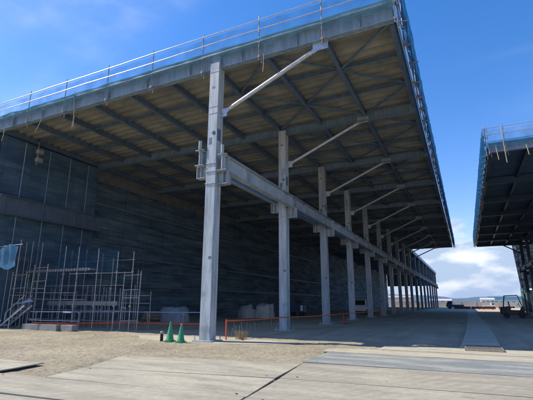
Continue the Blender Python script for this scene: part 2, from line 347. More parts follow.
def thing(name, label, cat, loc=(0,0,0), group=None):
    o = bpy.data.objects.new(name, None); o.location = loc; o.empty_display_size = .2; C.objects.link(o)
    return tag(o, label, cat, group)
def clone(o, parent, dx=0, dy=0, dz=0):
    """a copy of a part (and its sub-parts) moved in its thing's space"""
    c = o.copy(); C.objects.link(c); c.parent = parent; c.matrix_parent_inverse = o.matrix_parent_inverse.copy()
    c.location = Vector(o.location)+Vector((dx, dy, dz))
    for ch in [k for k in C.objects if k.parent == o]:
        g = ch.copy(); C.objects.link(g); g.parent = c; g.matrix_parent_inverse = ch.matrix_parent_inverse.copy()
    return c

# ------------------------------------------------------------------ ground
PLATES = [  # polygon, material, label
 ([(-9.47,9.78),(-4.12,10.75),(-3.86,8.45),(-8.62,7.68)], 'plate', 'dusty pale road plate whose far edge touches the open dirt in front of the cones'),
 ([(-8.60,7.63),(-3.84,8.40),(-3.58,6.64),(-8.28,6.33)], 'plate', 'dusty pale road plate between the dirt-side plate and the long foreground plate'),
 ([(-9.62,6.15),(-3.56,6.58),(-3.36,5.28),(-9.5,4.78)], 'plate_grey', 'long dusty plate in the left foreground, its far edge reaching the raised corner plate'),
 ([(-9.45,4.72),(-3.34,5.22),(-3.2,3.7),(-9.3,3.2)], 'plate_grey', 'grey dusty road plate cut off by the bottom left corner of the photo'),
 ([(-16.1,7.2),(-10.08,7.6),(-9.89,6.34),(-15.9,5.9)], 'plate', 'raised pale road plate ending in a corner at the left edge of the photo'),
 ([(-4.18,10.95),(-4.28,13.58),(2.35,13.62),(2.45,11.2)], 'plate_bare', 'dark worn bluish road plate with pale scuffs, widest bare steel strip on the right'),
 ([(-3.78,8.52),(-4.12,10.88),(2.42,11.14),(2.5,8.9)], 'plate_grey', 'broad dusty road plate with faint tyre marks, just in front of the dark worn plate'),
 ([(-3.5,6.30),(-3.75,8.46),(2.5,8.84),(2.6,6.6)], 'plate_grey', 'tyre marked dusty road plate at the bottom edge right of centre'),
 ([(-4.5,13.66),(-4.6,14.55),(-2.9,15.0),(2.2,15.15),(2.3,13.70)], 'plate_mud', 'mud covered tan road plate directly behind the dark worn plate'),
 ([(-3.0,15.08),(-2.9,16.55),(2.2,17.0),(2.2,15.22)], 'plate_mud', 'mud covered tan road plate under the rusty grating, beside the shadow edge'),
]
def inside_d(poly, x, y):
    """signed distance, positive inside (convex-ish polygons, any winding)"""
    ar = sum(a[0]*b[1]-b[0]*a[1] for a, b in zip(poly, poly[1:]+poly[:1])); sg = 1 if ar > 0 else -1
    d = 1e9
    for a, b in zip(poly, poly[1:]+poly[:1]):
        ex, ey = b[0]-a[0], b[1]-a[1]; L = math.hypot(ex, ey)
        d = min(d, sg*(ex*(y-a[1])-ey*(x-a[0]))/L)
    return d
PADS = [[(-13.4,14.75),(-12.0,14.3),(-9.0,14.45),(-7.4,14.9),(-6.5,15.5),(-6.6,16.1),(-9.0,16.9),(-12.5,16.7),(-14.6,16.0)]]
GX0, GX1, GY0, GY1 = -34, 14, 1, 31
def gh(x, y):
    e = min(x-GX0, GX1-x, y-GY0, GY1-y)
    k = max(0, min(1, e/1.5))
    h = .045*(noise.noise(Vector((x*.5, y*.5, 3)))) + .025*noise.noise(Vector((x*1.7, y*1.7, 9))) + .016*noise.noise(Vector((x*5, y*5, 1))) + .009*noise.noise(Vector((x*13, y*13, 5)))
    # tyre ruts across the open dirt
    if y < 16:
        t = (x+16)*.35-(y-12)
        h += -.04*math.exp(-((t % 2.1-1.0)/.16)**2)*max(0, min(1, (15-y)/2))*(.6+.4*math.sin(x*23+y*9))
    h = h+.012
    for P, z in [(p[0], -.02) for p in PLATES]+[(p, .003) for p in PADS]+[([(-.45,17.2),(1.3,17.2),(1.3,110),(-.45,110)], -.02)]:
        d = inside_d(P, x, y)
        if d > -.7:
            nn = noise.noise(Vector((x*2.1, y*2.1, 31)))
            h += .045*math.exp(-((d-.02)/.22)**2)*max(0, nn+.12)
            d += .12*nn
            t = max(0, min(1, (d+.35)/.4)); t = t*t*(3-2*t)
            h = h*(1-t)+min(h, z)*t
    return h*k
def make_ground():
    mb = MB(); st = .1
    nx = round((GX1-GX0)/st); ny = round((GY1-GY0)/st)
    mb.grid(lambda u, v: (GX0+u*(GX1-GX0), GY0+v*(GY1-GY0), gh(GX0+u*(GX1-GX0), GY0+v*(GY1-GY0))), nx, ny)
    B = 7000
    for x0, x1, y0, y1 in [(-B,GX0,-B,B),(GX1,B,-B,B),(GX0,GX1,-B,GY0),(GX0,GX1,GY1,B)]:
        mb.add([(x0,y0,0),(x1,y0,0),(x1,y1,0),(x0,y1,0)], [(0,1,2,3)])
    return tag(mb.build('ground', M['ground'], smooth=True), kind='structure')
make_ground()

for poly, m, lab in PLATES:
    cx = sum(p[0] for p in poly)/len(poly); cy = sum(p[1] for p in poly)/len(poly)
    loc = Vector((cx, cy, 0)); mb = MB()
    n = len(poly)
    zt = [.034+random.uniform(-.005, .008) for _ in poly]
    if 'raised' in lab: zt = [z+.014 for z in zt]
    vs = [(x-cx, y-cy, z-.026) for (x, y), z in zip(poly, zt)]+[(x-cx, y-cy, z) for (x, y), z in zip(poly, zt)]
    mb.add(vs, [(i,(i+1)%n,n+(i+1)%n,n+i) for i in range(n)]+[tuple(range(n))[::-1], tuple(range(n,2*n))])
    for k in (0, 2):     # lifting holes near the corners
        hx, hy = vs[n+k][0]*.9, vs[n+k][1]*.82; z = sum(zt)/n+.006
        mb.add([(hx+.027*math.cos(q*math.pi/5), hy+.027*math.sin(q*math.pi/5), z) for q in range(10)], [tuple(range(10))], 1)
    o = mb.build('road_plate', [M[m], M['black']]); o.location = loc
    tag(o, lab, 'road plate', 'steel plates laid over the dirt')
pad = MB().slab(PADS[0], -.03, .012).build('footing_pad', M['pale_concrete']); tag(pad, kind='structure')

# path of plates running between the two halls, in the shade
mb = MB(); y = 17.35; i = 0
while y < 104:
    L = 3.0
    c = lambda yy: .45-.25*math.exp(-(yy-17)/9)+.0*yy
    xa, xb = c(y), c(y+L-.05)
    mb.slab([(xa-.62,y),(xa+.72,y),(xb+.72,y+L-.05),(xb-.62,y+L-.05)], -.01, .028+random.uniform(0,.006))
    y += L
tag(mb.build('path', M['path']), kind='structure')

# loose stones on the dirt
def stones():
    mb = MB(); rnd = random.Random(3); k = 0
    while k < 4200:
        x = rnd.uniform(-22, 3); y = rnd.uniform(5.5, 17.5)
        if any(inside_d(p[0], x, y) > (-.02 if rnd.random() < .93 else -9) for p in PLATES) and rnd.random() < .94: continue
        if noise.noise(Vector((x*.6, y*.6, 20))) < -.1 and rnd.random() < .7: continue
        r = rnd.choice([.008,.01,.012,.016,.022])*rnd.uniform(.7, 1.25)
        z = max(gh(x, y), .03 if any(inside_d(p[0], x, y) > 0 for p in PLATES) else -1)
        a = rnd.uniform(0, 6.28); vs = []
        for t in range(5):
            q = a+t*1.257; vs.append((x+math.cos(q)*r*rnd.uniform(.7,1.2), y+math.sin(q)*r*rnd.uniform(.7,1.2), z-.003))
        vs.append((x+rnd.uniform(-.3,.3)*r, y+rnd.uniform(-.3,.3)*r, z+r*rnd.uniform(.5,1)))
        mb.add(vs, [(t,(t+1)%5,5) for t in range(5)]); k += 1
    return tag(mb.build('gravel', mat('stone', (.42,.38,.31), (.26,.24,.2), 2, .9)), kind='stuff')
stones()

# ------------------------------------------------------------------ left hall
S = 8.2; Y0 = 15.0; NF = 10                    # frames of the canopied half: Y0 + k*S
YE = Y0+S*(NF-1)                                # 88.8
S2 = 9.75; NF2 = 8; YEND = YE+S2*NF2            # 166.8
XC = -9.96                                      # centre of the column line
BX = [-1.65-2.83*i for i in range(14)]          # roof beams along the hall
ZB = 12.70                                       # underside of the fascia and frames
ZD = 13.02                                       # deck underside

def column_mesh(mb, h, z0=0):
    w = .25
    mb.box(-w, w, -w, w, z0, h)
    for z in (6.80, 7.37, 7.76):
        mb.box(-w-.035, w+.035, -w-.035, w+.035, z, z+.035)
    for z in (10.28, 10.62, h-.5): mb.box(-w-.012, w+.012, -w-.012, w+.012, z, z+.02)
    mb.box(-.06, .06, -w-.03, -w, 9.3, 9.42)
    mb.box(-w-.02, -w, -.05, .05, 2.2, 2.4)
    for z, hh, x in ((8.72,.34,-.16),(9.18,.16,.02),(3.4,.12,.05),(11.6,.1,-.1)): mb.box(x, x+.16, -w-.004, -w-.001, z, z+hh, 1)
    mb.box(w+.001, w+.004, -.2, .1, 8.9, 9.5, 1)
def corbel_mesh(mb, sx):
    """short H stub that carries the crane beam; sx = side"""
    z0, z1 = (6.75, 7.36) if sx > 0 else (7.16, 7.75)
    xa, xb = sx*.25, sx*.84
    lo, hi = min(xa, xb), max(xa, xb)
    mb.box(lo, hi, -.17, .17, z0, z0+.035); mb.box(lo, hi, -.17, .17, z1-.035, z1)
    mb.box(lo, hi, -.012, .012, z0+.035, z1-.035)
    x = sx*.6; mb.box(x-.012, x+.012, -.165, .165, z0+.037, z1-.037)
    x = sx*.83; mb.box(x-.012, x+.012, -.165, .165, z0+.037, z1-.037)
    # upright that steadies the top of the crane beam
def upright_mesh(mb, sx):
    z1 = 7.36 if sx > 0 else 7.75
    x = sx*.62; y = -.20
    mb.box(x-.10, x+.10, y-.02, y, z1+.04, z1+.745)
    mb.box(x-.26, x+.22, y-.10, y+.0, z1+.003, z1+.038); mb.box(x-.26, x+.22, y-.10, y, z1+.747, z1+.785)
    mb.box(x-.012, x+.012, y-.10, y-.022, z1+.04, z1+.745)
    mb.tube((x, y-.09, z1+.787), (x, y-.09, z1+1.2), .075, 12)
def base_mesh(mb):
    mb.box(-.46, .46, -.46, .46, .0, .06)
    for sx in (-1, 1):
        for sy in (-1, 1): mb.tube((sx*.38, sy*.38, .06), (sx*.38, sy*.38, .2), .022, 8)
def one_column(root, h, x, y, mats):
    mb = MB(); column_mesh(mb, h); c = mb.build('column', [mats, M['dark_beam']], None, bevel=.008)
    c.location = (x, y, 0); c.parent = root; c.matrix_parent_inverse = inv(root)
    for nm, fn, a in (('bracket', corbel_mesh, (1,)), ('bracket', corbel_mesh, (-1,)), ('base_plate', base_mesh, ())):
        b = MB(); fn(b, *a); o = b.build(nm, mats); o.parent = c
    return c

hall = thing('warehouse', 'large unfinished steel warehouse with overhanging canopy roof, filling the left of the photo', 'building', (XC, Y0, 0))
ms = M['steel']
cols = []
c0 = one_column(hall, 12.98, XC, Y0, ms); cols.append(c0)
for sx in (1, -1):
    b = MB(); upright_mesh(b, sx); o = b.build('upright', ms); o.parent = c0
c1 = one_column(hall, 12.68, XC, Y0+S, ms)
for k in range(2, NF): clone(c1, hall, 0, S*(k-1), 0)
c2 = one_column(hall, 12.35, XC, YE+S2, M['roof_steel'])
for k in range(2, NF2+1): clone(c2, hall, 0, S2*(k-1), 0)
# crane beams
def crane_beam(x, z0, z1, y0, y1, m, stiff=2.73):
    mb = MB(); mb.H((x, y0, (z0+z1)/2), (x, y1, (z0+z1)/2), z1-z0, .34, .03, .016)
    y = y0+.25
    while y < y1:
        mb.box(x-.155, x-.009, y-.014, y+.014, z0+.032, z1-.032); mb.box(x+.009, x+.155, y-.014, y+.014, z0+.032, z1-.032); y += stiff
    mb.box(x-.03, x+.03, y0, y1, z1, z1+.06)
    for yy in (y0+.01, y1-.19):
        mb.box(x+.0085, x+.022, yy, yy+.18, z0+.1, z1-.1)
        for q in range(5): mb.tube((x+.022, yy+.09, z0+.16+q*.1), (x+.04, yy+.09, z0+.16+q*.1), .016, 6)
    return mb.build('crane_beam', m, hall)
grid_y = [Y0-.18]+[Y0+S*k for k in range(1, NF)]+[YE+S2*k for k in range(1, NF2)]+[YEND+.2]
for ya, yb in zip(grid_y, grid_y[1:]): crane_beam(XC+.62, 7.365, 8.10, ya+.006, yb-.006, M['crane_steel'], 2.05)
crane_beam(XC-.62, 7.755, 8.50, Y0-.18, YEND+.2, M['beam_steel'])
crane_beam(-26.5, 7.1, 8.3, Y0+.3, Y0+8.6, M['dark_beam'])

# roof steel
def part(name, fn, m, parent=None, **k):
    mb = MB(); fn(mb); return mb.build(name, m, parent or hall, **k)
XL = BX[-1]
for k in range(1, NF):
    y = Y0+S*k
    def girder(mb):
        mb.H((BX[0]+.1, y, 12.66), (XL, y, 12.66), .54, .26, .03, .016)
        for x in BX[1:]: mb.box(x-.35, x+.35, y-.16, y+.16, 12.36, 12.387)
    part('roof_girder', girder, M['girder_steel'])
for i, x in enumerate(BX):
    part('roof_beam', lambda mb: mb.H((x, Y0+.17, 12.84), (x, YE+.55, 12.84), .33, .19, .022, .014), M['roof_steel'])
y = Y0
for k in range(NF-1):
    for j in (1, 2):
        yy = Y0+S*k+S*j/3
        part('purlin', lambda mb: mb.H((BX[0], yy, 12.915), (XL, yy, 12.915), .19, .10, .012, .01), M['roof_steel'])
# zigzag wind bracing over the canopy strips
for i in range(3):
    for k in range((NF-1)*3):
        ya, yb = Y0+S*k/3, Y0+S*(k+1)/3
        xa, xb = (BX[i], BX[i+1]) if (k+i) % 2 == 0 else (BX[i+1], BX[i])
        part('wind_brace', lambda mb: mb.bar((xa, ya+.1, 12.80), (xb, yb-.1, 12.80), .11, .08), M['roof_steel'])
# ribbed deck
def deck(mb, x0, x1, y0, y1, z, pitch=.55, dep=.22):
    pr = []; y = y0
    while y < y1:
        pr += [(y, z), (y+pitch*.30, z), (y+pitch*.5, z+dep), (y+pitch*.8, z+dep)]; y += pitch
    n = len(pr); vs = [(x0, a, b) for a, b in pr]+[(x1, a, b) for a, b in pr]
    mb.add(vs, [(i, i+1, n+i+1, n+i) for i in range(n-1)])
    mb.box(x0, x1, y0, pr[-1][0], z+.25, z+.32)
part('roof_deck', lambda mb: deck(mb, XL-.2, BX[0]+.08, Y0+.05, YE+.6, ZD), M['deck'])
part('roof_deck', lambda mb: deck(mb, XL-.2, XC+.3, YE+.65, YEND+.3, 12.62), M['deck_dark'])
for k in range(1, NF2+1):
    y = YE+S2*k
    part('roof_girder', lambda mb: mb.H((XC+.25, y, 12.33), (XL, y, 12.33), .5, .28, .03, .016), M['roof_steel'])
# gable fascia: H beam with stiffeners, butted around the end column
def fascia(mb):
    for x0, x1 in ((XL, XC-.26), (XC+.26, BX[0]+.12)):
        mb.H((x0, Y0, 13.08), (x1, Y0, 13.08), .74, .30, .03, .016)
        x = x1-1.35
        while x > x0:
            mb.box(x-.008, x+.008, Y0-.14, Y0-.009, 12.742, 13.418); x -= 2.83
part('gable_fascia', fascia, M['beam_steel'])
part('fascia_splice', lambda mb: mb.box(XC-.258, XC+.258, Y0-.12, Y0+.12, 12.985, 13.45), M['beam_steel'])
part('roof_edge', lambda mb: (mb.box(XL, BX[0]+.3, Y0-.24, Y0+.05, 13.455, 13.53)), M['galv'])
part('side_fascia', lambda mb: mb.H((BX[0]+.02, Y0+.17, 13.06), (BX[0]+.02, YE+.6, 13.06), .76, .2, .03, .016), M['roof_steel'])
part('end_fascia', lambda mb: mb.H((XC+.3, YE+.75, 12.98), (BX[0]+.1, YE+.75, 12.98), .7, .24, .03, .016), M['roof_steel'])
part('eave_fascia', lambda mb: mb.box(XC+.33, XC+.48, YE+.9, YEND+.3, 12.05, 12.75), M['far_teal'])
# canopy braces: pipe with flattened gusset ends
def brace(mb, y):
    a = Vector((XC+.34, y, 10.30)); b = Vector((-4.62, y, 12.48)); d = (b-a).normalized()
    mb.tube(a+d*.5, b-d*.55, .10, 14); mb.tube(a+d*.32, a+d*.5, .05, 12, r2=.10); mb.tube(b-d*.55, b-d*.37, .10, 12, r2=.05)
    mb.bar(a-d*.05, a+d*.4, .03, .20); mb.bar(b-d*.45, b+d*.02, .03, .22)
    mb.box(XC+.25, XC+.62, y-.012, y+.012, 10.12, 10.55); mb.box(-5.0, -4.3, y-.012, y+.012, 12.3, 12.72)
b0 = None
for k in range(NF):
    if b0 is None:
        mb = MB(); brace(mb, Y0); b0 = mb.build('canopy_brace', M['galv'], hall)
    else: clone(b0, hall, 0, S*k, 0)
# back wall, one sheet per bay: overlapping horizontal boards that sag a little
def wall_sheet(mb, y0, y1, x, z0, z1, seed):
    rows = []; z = z0; rnd = random.Random(seed)
    while z < z1-.05:
        hgt = min(rnd.uniform(.55, .95), z1-z); rows.append((z, z+hgt)); z += hgt
    n = 10
    for (a, b) in rows:
        sag = rnd.uniform(.02, .16); off = rnd.uniform(.06, .20)
        f = lambda u, v: (x+off*(1-v)+.02*math.sin(u*9+seed+a), y0+u*(y1-y0), a+(b-a)*v-.03-sag*math.sin(math.pi*u)*(1-v))
        mb.grid(f, n, 2)
for k in range(NF-1+NF2):
    ya = Y0+S*k if k < NF-1 else YE+S2*(k-NF+1); yb = ya+(S if k < NF-1 else S2)
    part('wall_sheet', lambda mb: wall_sheet(mb, ya-.02, yb+.25, -27.75+.01*(k % 2), 0, 11.75 if k < 5 else 12.7, k*7+1), M['wall'])
part('added_leak_panel', lambda mb: mb.box(-28.1, -27.96, Y0+.1, YEND, 0, 11.7), M['dark_cloth'])  # added behind the sheets to stop light leaking through their gaps
part('wall_top_panel', lambda mb: mb.box(-27.95, -27.8, Y0+8.2, Y0+31, 11.6, 12.95), M['tan_board'])
part('wall_top_panel', lambda mb: mb.box(-27.95, -27.8, Y0+31, YE, 11.6, 12.95), M['wall'])
part('wall_top_panel', lambda mb: mb.box(-27.95, -27.8, Y0, Y0+8.2, 11.6, 12.95), M['wall'])
for k in range(27):
    yy = Y0+9.5+k*2.71
    part('wall_lashing', lambda mb: mb.tube((-27.5, yy, .3), (-27.5, yy+random.uniform(-.2,.2), 12.5), .018, 5), M['roof_steel'])
for z in (2.9, 5.4, 9.6):
    part('wall_girt', lambda mb: mb.box(-27.55, -27.45, Y0+.2, YE, z, z+.14), M['roof_steel'])
part('end_wall', lambda mb: mb.box(-27.6, XC-.3, YEND+.35, YEND+.5, 7.8, 12.5), M['dark_cloth'])

# ------------------------------------------------------------------ edge protection
def rails_x(label, x0, x1, y, step, xs, group):
    """guard rail along X on a gable: posts clamped outside the fascia, two rails"""
    t = thing('guard_rail', label, 'guard rail', ((x0+x1)/2, y, 13.5), group)
    p0 = None
    for i, x in enumerate(xs):
        if p0 is None:
            mb = MB(); mb.tube((x, y, 12.5), (x, y, 14.86), .027, 8); mb.box(x-.06, x+.06, y-.05, y+.1, 12.62, 12.74); mb.box(x-.06, x+.06, y-.05, y+.06, 13.38, 13.46)
            mb.bar((x+.13, y+.02, 12.3), (x+.1, y+.02, 13.0), .04, .03)
            p0 = mb.build('post', M['old_pipe'], t)
        else: clone(p0, t, x-xs[0], 0, 0)
    for z in (14.63, 14.09):
        mb = MB(); n = 14
        pts = [(x0+(x1-x0)*i/n, y-.06+random.uniform(-.012,.012), z+random.uniform(-.02,.02)) for i in range(n+1)]
        mb.path(pts, .026, 8); mb.build('rail', M['galv'], t)
    return t
rails_x('galvanised two-rail guard rail along the front gable edge of the large left roof', -36.8, -1.2, Y0-.2, 3.25,
        [-1.45, -4.5, -7.57, -10.75, -14.0, -17.3, -20.8, -24.2, -27.5, -30.9, -34.2], 'roof guard rails')
def net_x(label, x0, x1, y, z0, z1, m, drape=.06, nu=120):
    mb = MB()
    def f(u, v):
        x = x0+(x1-x0)*u
        return (x, y+.05*noise.noise(Vector((x*.9, v*2, 1)))+.02*math.sin(x*5), z0+(z1-z0)*v-(drape*(.5+.5*math.sin(x*1.93))*(1-abs(2*v-1)) if 1 else 0)-(.05*abs(math.sin(x*.97)) if v > .9 else 0))
    mb.grid(f, nu, 6)
    return tag(mb.build('safety_net', m, smooth=True), label, 'safety net', 'nets on the roof edges')
net_x('thin see-through blue net tied to the rails above the left gable', -36.8, -1.3, Y0-.15, 13.5, 14.6, M['net_faint'])
mb = MB()
def bunch(u, v):
    x = -36.8+35.4*u; r = .07+.05*noise.noise(Vector((x*1.3, 0, 4))); a = v*2*math.pi
    return (x, Y0-.33+r*math.cos(a)*.7, 13.55+.05*noise.noise(Vector((x*.8, 2, 2)))-.03*abs(math.sin(x*.97))+r*math.sin(a))
mb.grid(bunch, 260, 8)
tag(mb.build('rolled_net', M['net_teal'], smooth=True), 'long roll of bunched turquoise netting lying along the top of the left gable fascia', 'netting')
mb = MB()
def drape(u, v):
    x = -36.8+35.4*u
    return (x, Y0-.36+.05*noise.noise(Vector((x*2, v, 3))), 13.5-(.42+.22*noise.noise(Vector((x*1.1, 0, 7))))*v)
mb.grid(drape, 330, 5)
tag(mb.build('draped_net', net_mat('draped_thin_net', (.10,.27,.37), .38), smooth=True), 'loose turquoise netting draped down over the face of the left gable fascia', 'netting')

def edge_scaffold(label, nlabel, x, sgn, y0, y1, ztop, group, zlow=12.35):
    """posts and rails bolted along a canopy edge, with the blue net on their outer side"""
    t = thing('edge_scaffold', label, 'scaffold', (x, y0, 13), group)
    n = int((y1-y0)/1.64); p0 = None
    for i in range(n+1):
        y = y0+i*(y1-y0)/n
        if p0 is None:
            mb = MB(); mb.tube((x, y, zlow-.15), (x, y, ztop+.12), .027, 7)
            mb.box(x-.05, x+.05, y-.05, y+.05, 13.9, 14.0); mb.box(x-.05, x+.05, y-.05, y+.05, 13.3, 13.4); mb.box(x-.05, x+.05, y-.05, y+.05, zlow+.1, zlow+.2)
            mb.tube((x, y+.02, zlow+.15), (x+sgn*.38, y+.02, zlow+.12), .024, 6)
            p0 = mb.build('post', M['old_pipe'], t)
        else: clone(p0, t, random.uniform(-.03,.03), i*(y1-y0)/n, random.uniform(-.12,.1))
    for z in (ztop-.1, 13.95, 13.35, zlow+.12):
        mb = MB(); pts = [(x-sgn*.05+random.uniform(-.02,.02), y0+(y1-y0)*i/20, z+random.uniform(-.03,.03)) for i in range(21)]
        mb.path(pts, .025, 6); mb.build('rail', M['old_pipe'], t)
    mb = MB()
    def f(u, v):
        y = y0-.1+(y1-y0+.2)*u
        b = abs(math.sin((y-y0)/1.64*math.pi))
        return (x+sgn*(.10+.16*b*(.4+.6*noise.noise(Vector((y*.35, v*1.2, 3)))**2+.4*math.sin(v*3.1))+.04*noise.noise(Vector((y*3, v*3, 0)))), y,
                zlow+(ztop-zlow)*v-.12*b*(1 if v > .9 else 0)+.15*b*(1 if v < .1 else 0)*noise.noise(Vector((y, 3, 3))))
    mb.grid(f, 460, 9)
    tag(mb.build('safety_net', M['net_blue'], smooth=True), nlabel, 'safety net', 'nets on the roof edges')
    return t
edge_scaffold('row of scaffold posts and rails along the long side edge of the left canopy', 'blue net billowing along the side edge of the left canopy above the gap',
              -1.30, 1, Y0-.15, YE+.7, 14.75, 'scaffold along the canopy edges')

# short ropes and timbers hanging below the gable edge
for i, (x, z0, dz, dx, lab) in enumerate([(-26.4, 11.75, .95, .08, 'short pale stick hanging from the gable edge nearest the left of the photo'),
        (-23.1, 11.8, .75, .45, 'slanting pale stick hanging under the gable edge, second from the left'),
        (-19.65, 11.45, 2.4, -.3, 'long forked pale timber tied to the gable rail left of the near column'),
        (-7.33, 11.8, .95, .02, 'small cord dangling from the gable edge just right of the near column')]):
    mb = MB(); mb.path([(0, 0, 0), (dx*.5+.02, .01, dz*.5), (dx, 0, dz)], .02 if i < 3 else .016, 6)
    if i == 2: mb.path([(-.12, 0, .0), (-.02, 0, .7)], .022, 6)
    o = mb.build('hanging_stick' if i < 3 else 'dangling_rope', M['rope']); o.location = (x, Y0-.26, z0)
    tag(o, lab, 'stick' if i < 3 else 'cord', 'bits hanging from the gable edge')

# ------------------------------------------------------------------ right hall (mirror of the first, further on)
RY0 = 33.6; RX = 2.78; RC = 10.25; RN = 8; RYE = RY0+8.0*(RN-1); RL = 13
rh = thing('warehouse', 'second steel warehouse with dark canopy underside, cut off by the right edge of the photo', 'building', (RC, RY0, 0))
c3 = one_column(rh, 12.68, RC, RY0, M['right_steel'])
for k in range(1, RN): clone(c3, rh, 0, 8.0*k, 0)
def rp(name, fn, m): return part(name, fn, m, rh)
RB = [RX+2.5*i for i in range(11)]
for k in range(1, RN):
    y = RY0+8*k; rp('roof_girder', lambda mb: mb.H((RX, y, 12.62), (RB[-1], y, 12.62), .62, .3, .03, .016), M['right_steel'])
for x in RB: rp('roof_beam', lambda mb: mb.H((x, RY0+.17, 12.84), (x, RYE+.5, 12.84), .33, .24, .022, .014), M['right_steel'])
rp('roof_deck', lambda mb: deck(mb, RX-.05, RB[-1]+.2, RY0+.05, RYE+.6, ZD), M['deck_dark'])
def rfas(mb):
    mb.H((RX-.1, RY0, 13.08), (RB[-1], RY0, 13.08), .74, .30, .03, .016)
    x = RX+1.3
    while x < RB[-1]: mb.box(x-.008, x+.008, RY0-.14, RY0-.009, 12.742, 13.418); x += 2.5
rp('gable_fascia', rfas, M['beam_steel'])
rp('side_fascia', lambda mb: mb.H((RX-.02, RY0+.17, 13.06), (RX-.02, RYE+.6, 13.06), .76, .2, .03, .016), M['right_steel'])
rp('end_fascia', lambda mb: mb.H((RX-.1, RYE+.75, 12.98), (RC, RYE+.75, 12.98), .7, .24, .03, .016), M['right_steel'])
rb = None
for k in range(RN):
    y = RY0+8*k
    def f(mb): mb.tube((RC-.4, y, 10.9), (RC-3.1, y, 12.5), .11, 12); mb.box(RC-.62, RC-.25, y-.012, y+.012, 10.7, 11.1)
    if rb is None: rb = rp('canopy_brace', f, M['right_steel'])
    else: clone(rb, rh, 0, 8*k, 0)
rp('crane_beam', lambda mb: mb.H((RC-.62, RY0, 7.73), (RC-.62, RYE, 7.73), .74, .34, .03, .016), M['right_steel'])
for k in range(9):
    ya = RY0+8*k
    rp('wall_sheet', lambda mb: wall_sheet(mb, ya, ya+8, RB[-1]-.5, 0, 12.7, 50+k), M['wall'])
rails_x('brown pipe guard rail along the front gable edge of the right roof', RX-.4, RB[-1], RY0-.2, 3.0, [RX-.1, RX+1.0, RX+3.9, RX+7.0, RX+10, RX+13, RX+16, RX+19, RX+22], 'roof guard rails')
net_x('thin blue net tied to the rails above the right gable', RX-.3, RB[-1], RY0-.15, 13.5, 14.55, M['net_faint'], nu=60)
mb = MB()
def rdrape(u, v):
    x = RX-.35+25.5*u
    return (x, RY0-.34+.05*noise.noise(Vector((x*2, v, 3))), 13.55-(.55+.2*noise.noise(Vector((x*1.1, 0, 7))))*v)
mb.grid(rdrape, 200, 5)
tag(mb.build('draped_net', net_mat('right_draped_net', (.08,.26,.40), .5), smooth=True), 'blue netting draped over the front fascia of the right warehouse', 'netting')
edge_scaffold('row of scaffold posts and rails along the side edge of the right canopy', 'bright blue net along the side edge of the right canopy, facing the gap',
              RX-.25, -1, RY0-.15, RYE+.7, 14.75, 'scaffold along the canopy edges')
for i, (x, z0, dz, lab) in enumerate([(RX+.45, 12.0, 1.2, 'pale stick hanging at the near corner of the right canopy'), (RX+2.4, 12.1, .8, 'pale stick hanging from the right gable, nearest the photo edge'),
                            (RX+.95, 11.7, 2.9, 'tall pale pole tied upright to the right gable rail')]):
    mb = MB(); mb.path([(0,0,0), (-.1,0,dz)], .03, 6); o = mb.build('hanging_stick', M['rope']); o.location = (x, RY0-.32, z0)
    tag(o, lab, 'stick', 'bits hanging from the gable edge')
# dark sheeting and teal panels at the far end of the right hall
mb = MB(); mb.grid(lambda u, v: (RC-.9+u*17-.5*v*(1-u), RYE+1.2+.12*math.sin(u*50)+.2*noise.noise(Vector((u*9, v*4, 1))), 4.3+v*8.2), 90, 12)
tag(mb.build('hung_sheet', M['sheet_net'], smooth=True), 'dark torn sheet hung across the far end of the right warehouse', 'sheet')
t = thing('pipe_scaffold', 'tall dark pipe scaffold at the far end of the right warehouse, above the teal panels', 'scaffold', (RC, RYE, 0))
for i in range(7):
    x = RC-.75+i*.95; mb = MB(); mb.tube((x, RYE-.6, 0), (x-.05, RYE-.6, 12.2), .05, 6); mb.build('standard', M['right_steel'], t)
for i in range(6):
    z = 2+i*1.9; mb = MB(); mb.tube((RC-.9, RYE-.66, z), (RC+5.2, RYE-.66, z), .045, 6); mb.build('ledger', M['right_steel'], t)
t = thing('site_hoarding', 'pale teal hoarding panels standing behind the forklift at the right', 'hoarding', (RC-.6, RYE+.6, 0))
for i in range(5):
    x = RC-1.1+i*1.25; mb = MB(); mb.box(x, x+1.2, RYE+.4, RYE+.46, .1, 4.4-(i % 2)*.5)
    for z in (.6, 2.3, 3.7): mb.box(x, x+1.2, RYE+.36, RYE+.398, z, z+.06)
    mb.build('panel', M['teal_panel'], t)

# ------------------------------------------------------------------ net and gear at the left end
mb = MB()
mb.grid(lambda u, v: (-26.95+.07*noise.noise(Vector((u*9, v*5, 2))), Y0+.1+u*8.1, .3+v*12.2), 50, 40)
hn = tag(mb.build('hung_net', M['near_net'], smooth=True), 'tall dark blue netting hung against the back wall at the left end', 'netting')
for y, m in ((16.75, 0), (18.65, 0), (20.4, 0), (22.1, 0)):
    b = MB(); b.tube((-26.75, y, .2), (-26.75, y-.12, 12.4), .024, 6); b.build('lashing_pole', M['beam_steel'], hn)
t = thing('floodlight', 'small white floodlight pair fixed high on the netting below the roof at the left', 'lamp', (-26.2, 17.3, 11.4))
for z in (11.82, 11.22):
    mb = MB(); mb.box(-26.3, -26.0, 17.08, 17.5, z-.14, z+.14); mb.build('lamp_head', M['concrete'], t, bevel=.02)
mb = MB(); mb.tube((-26.4, 17.3, 10.9), (-26.4, 17.3, 12.6), .03, 8); mb.box(-26.42,-26.3,17.27,17.33,11.2,11.85); mb.build('bracket', M['old_pipe'], t)

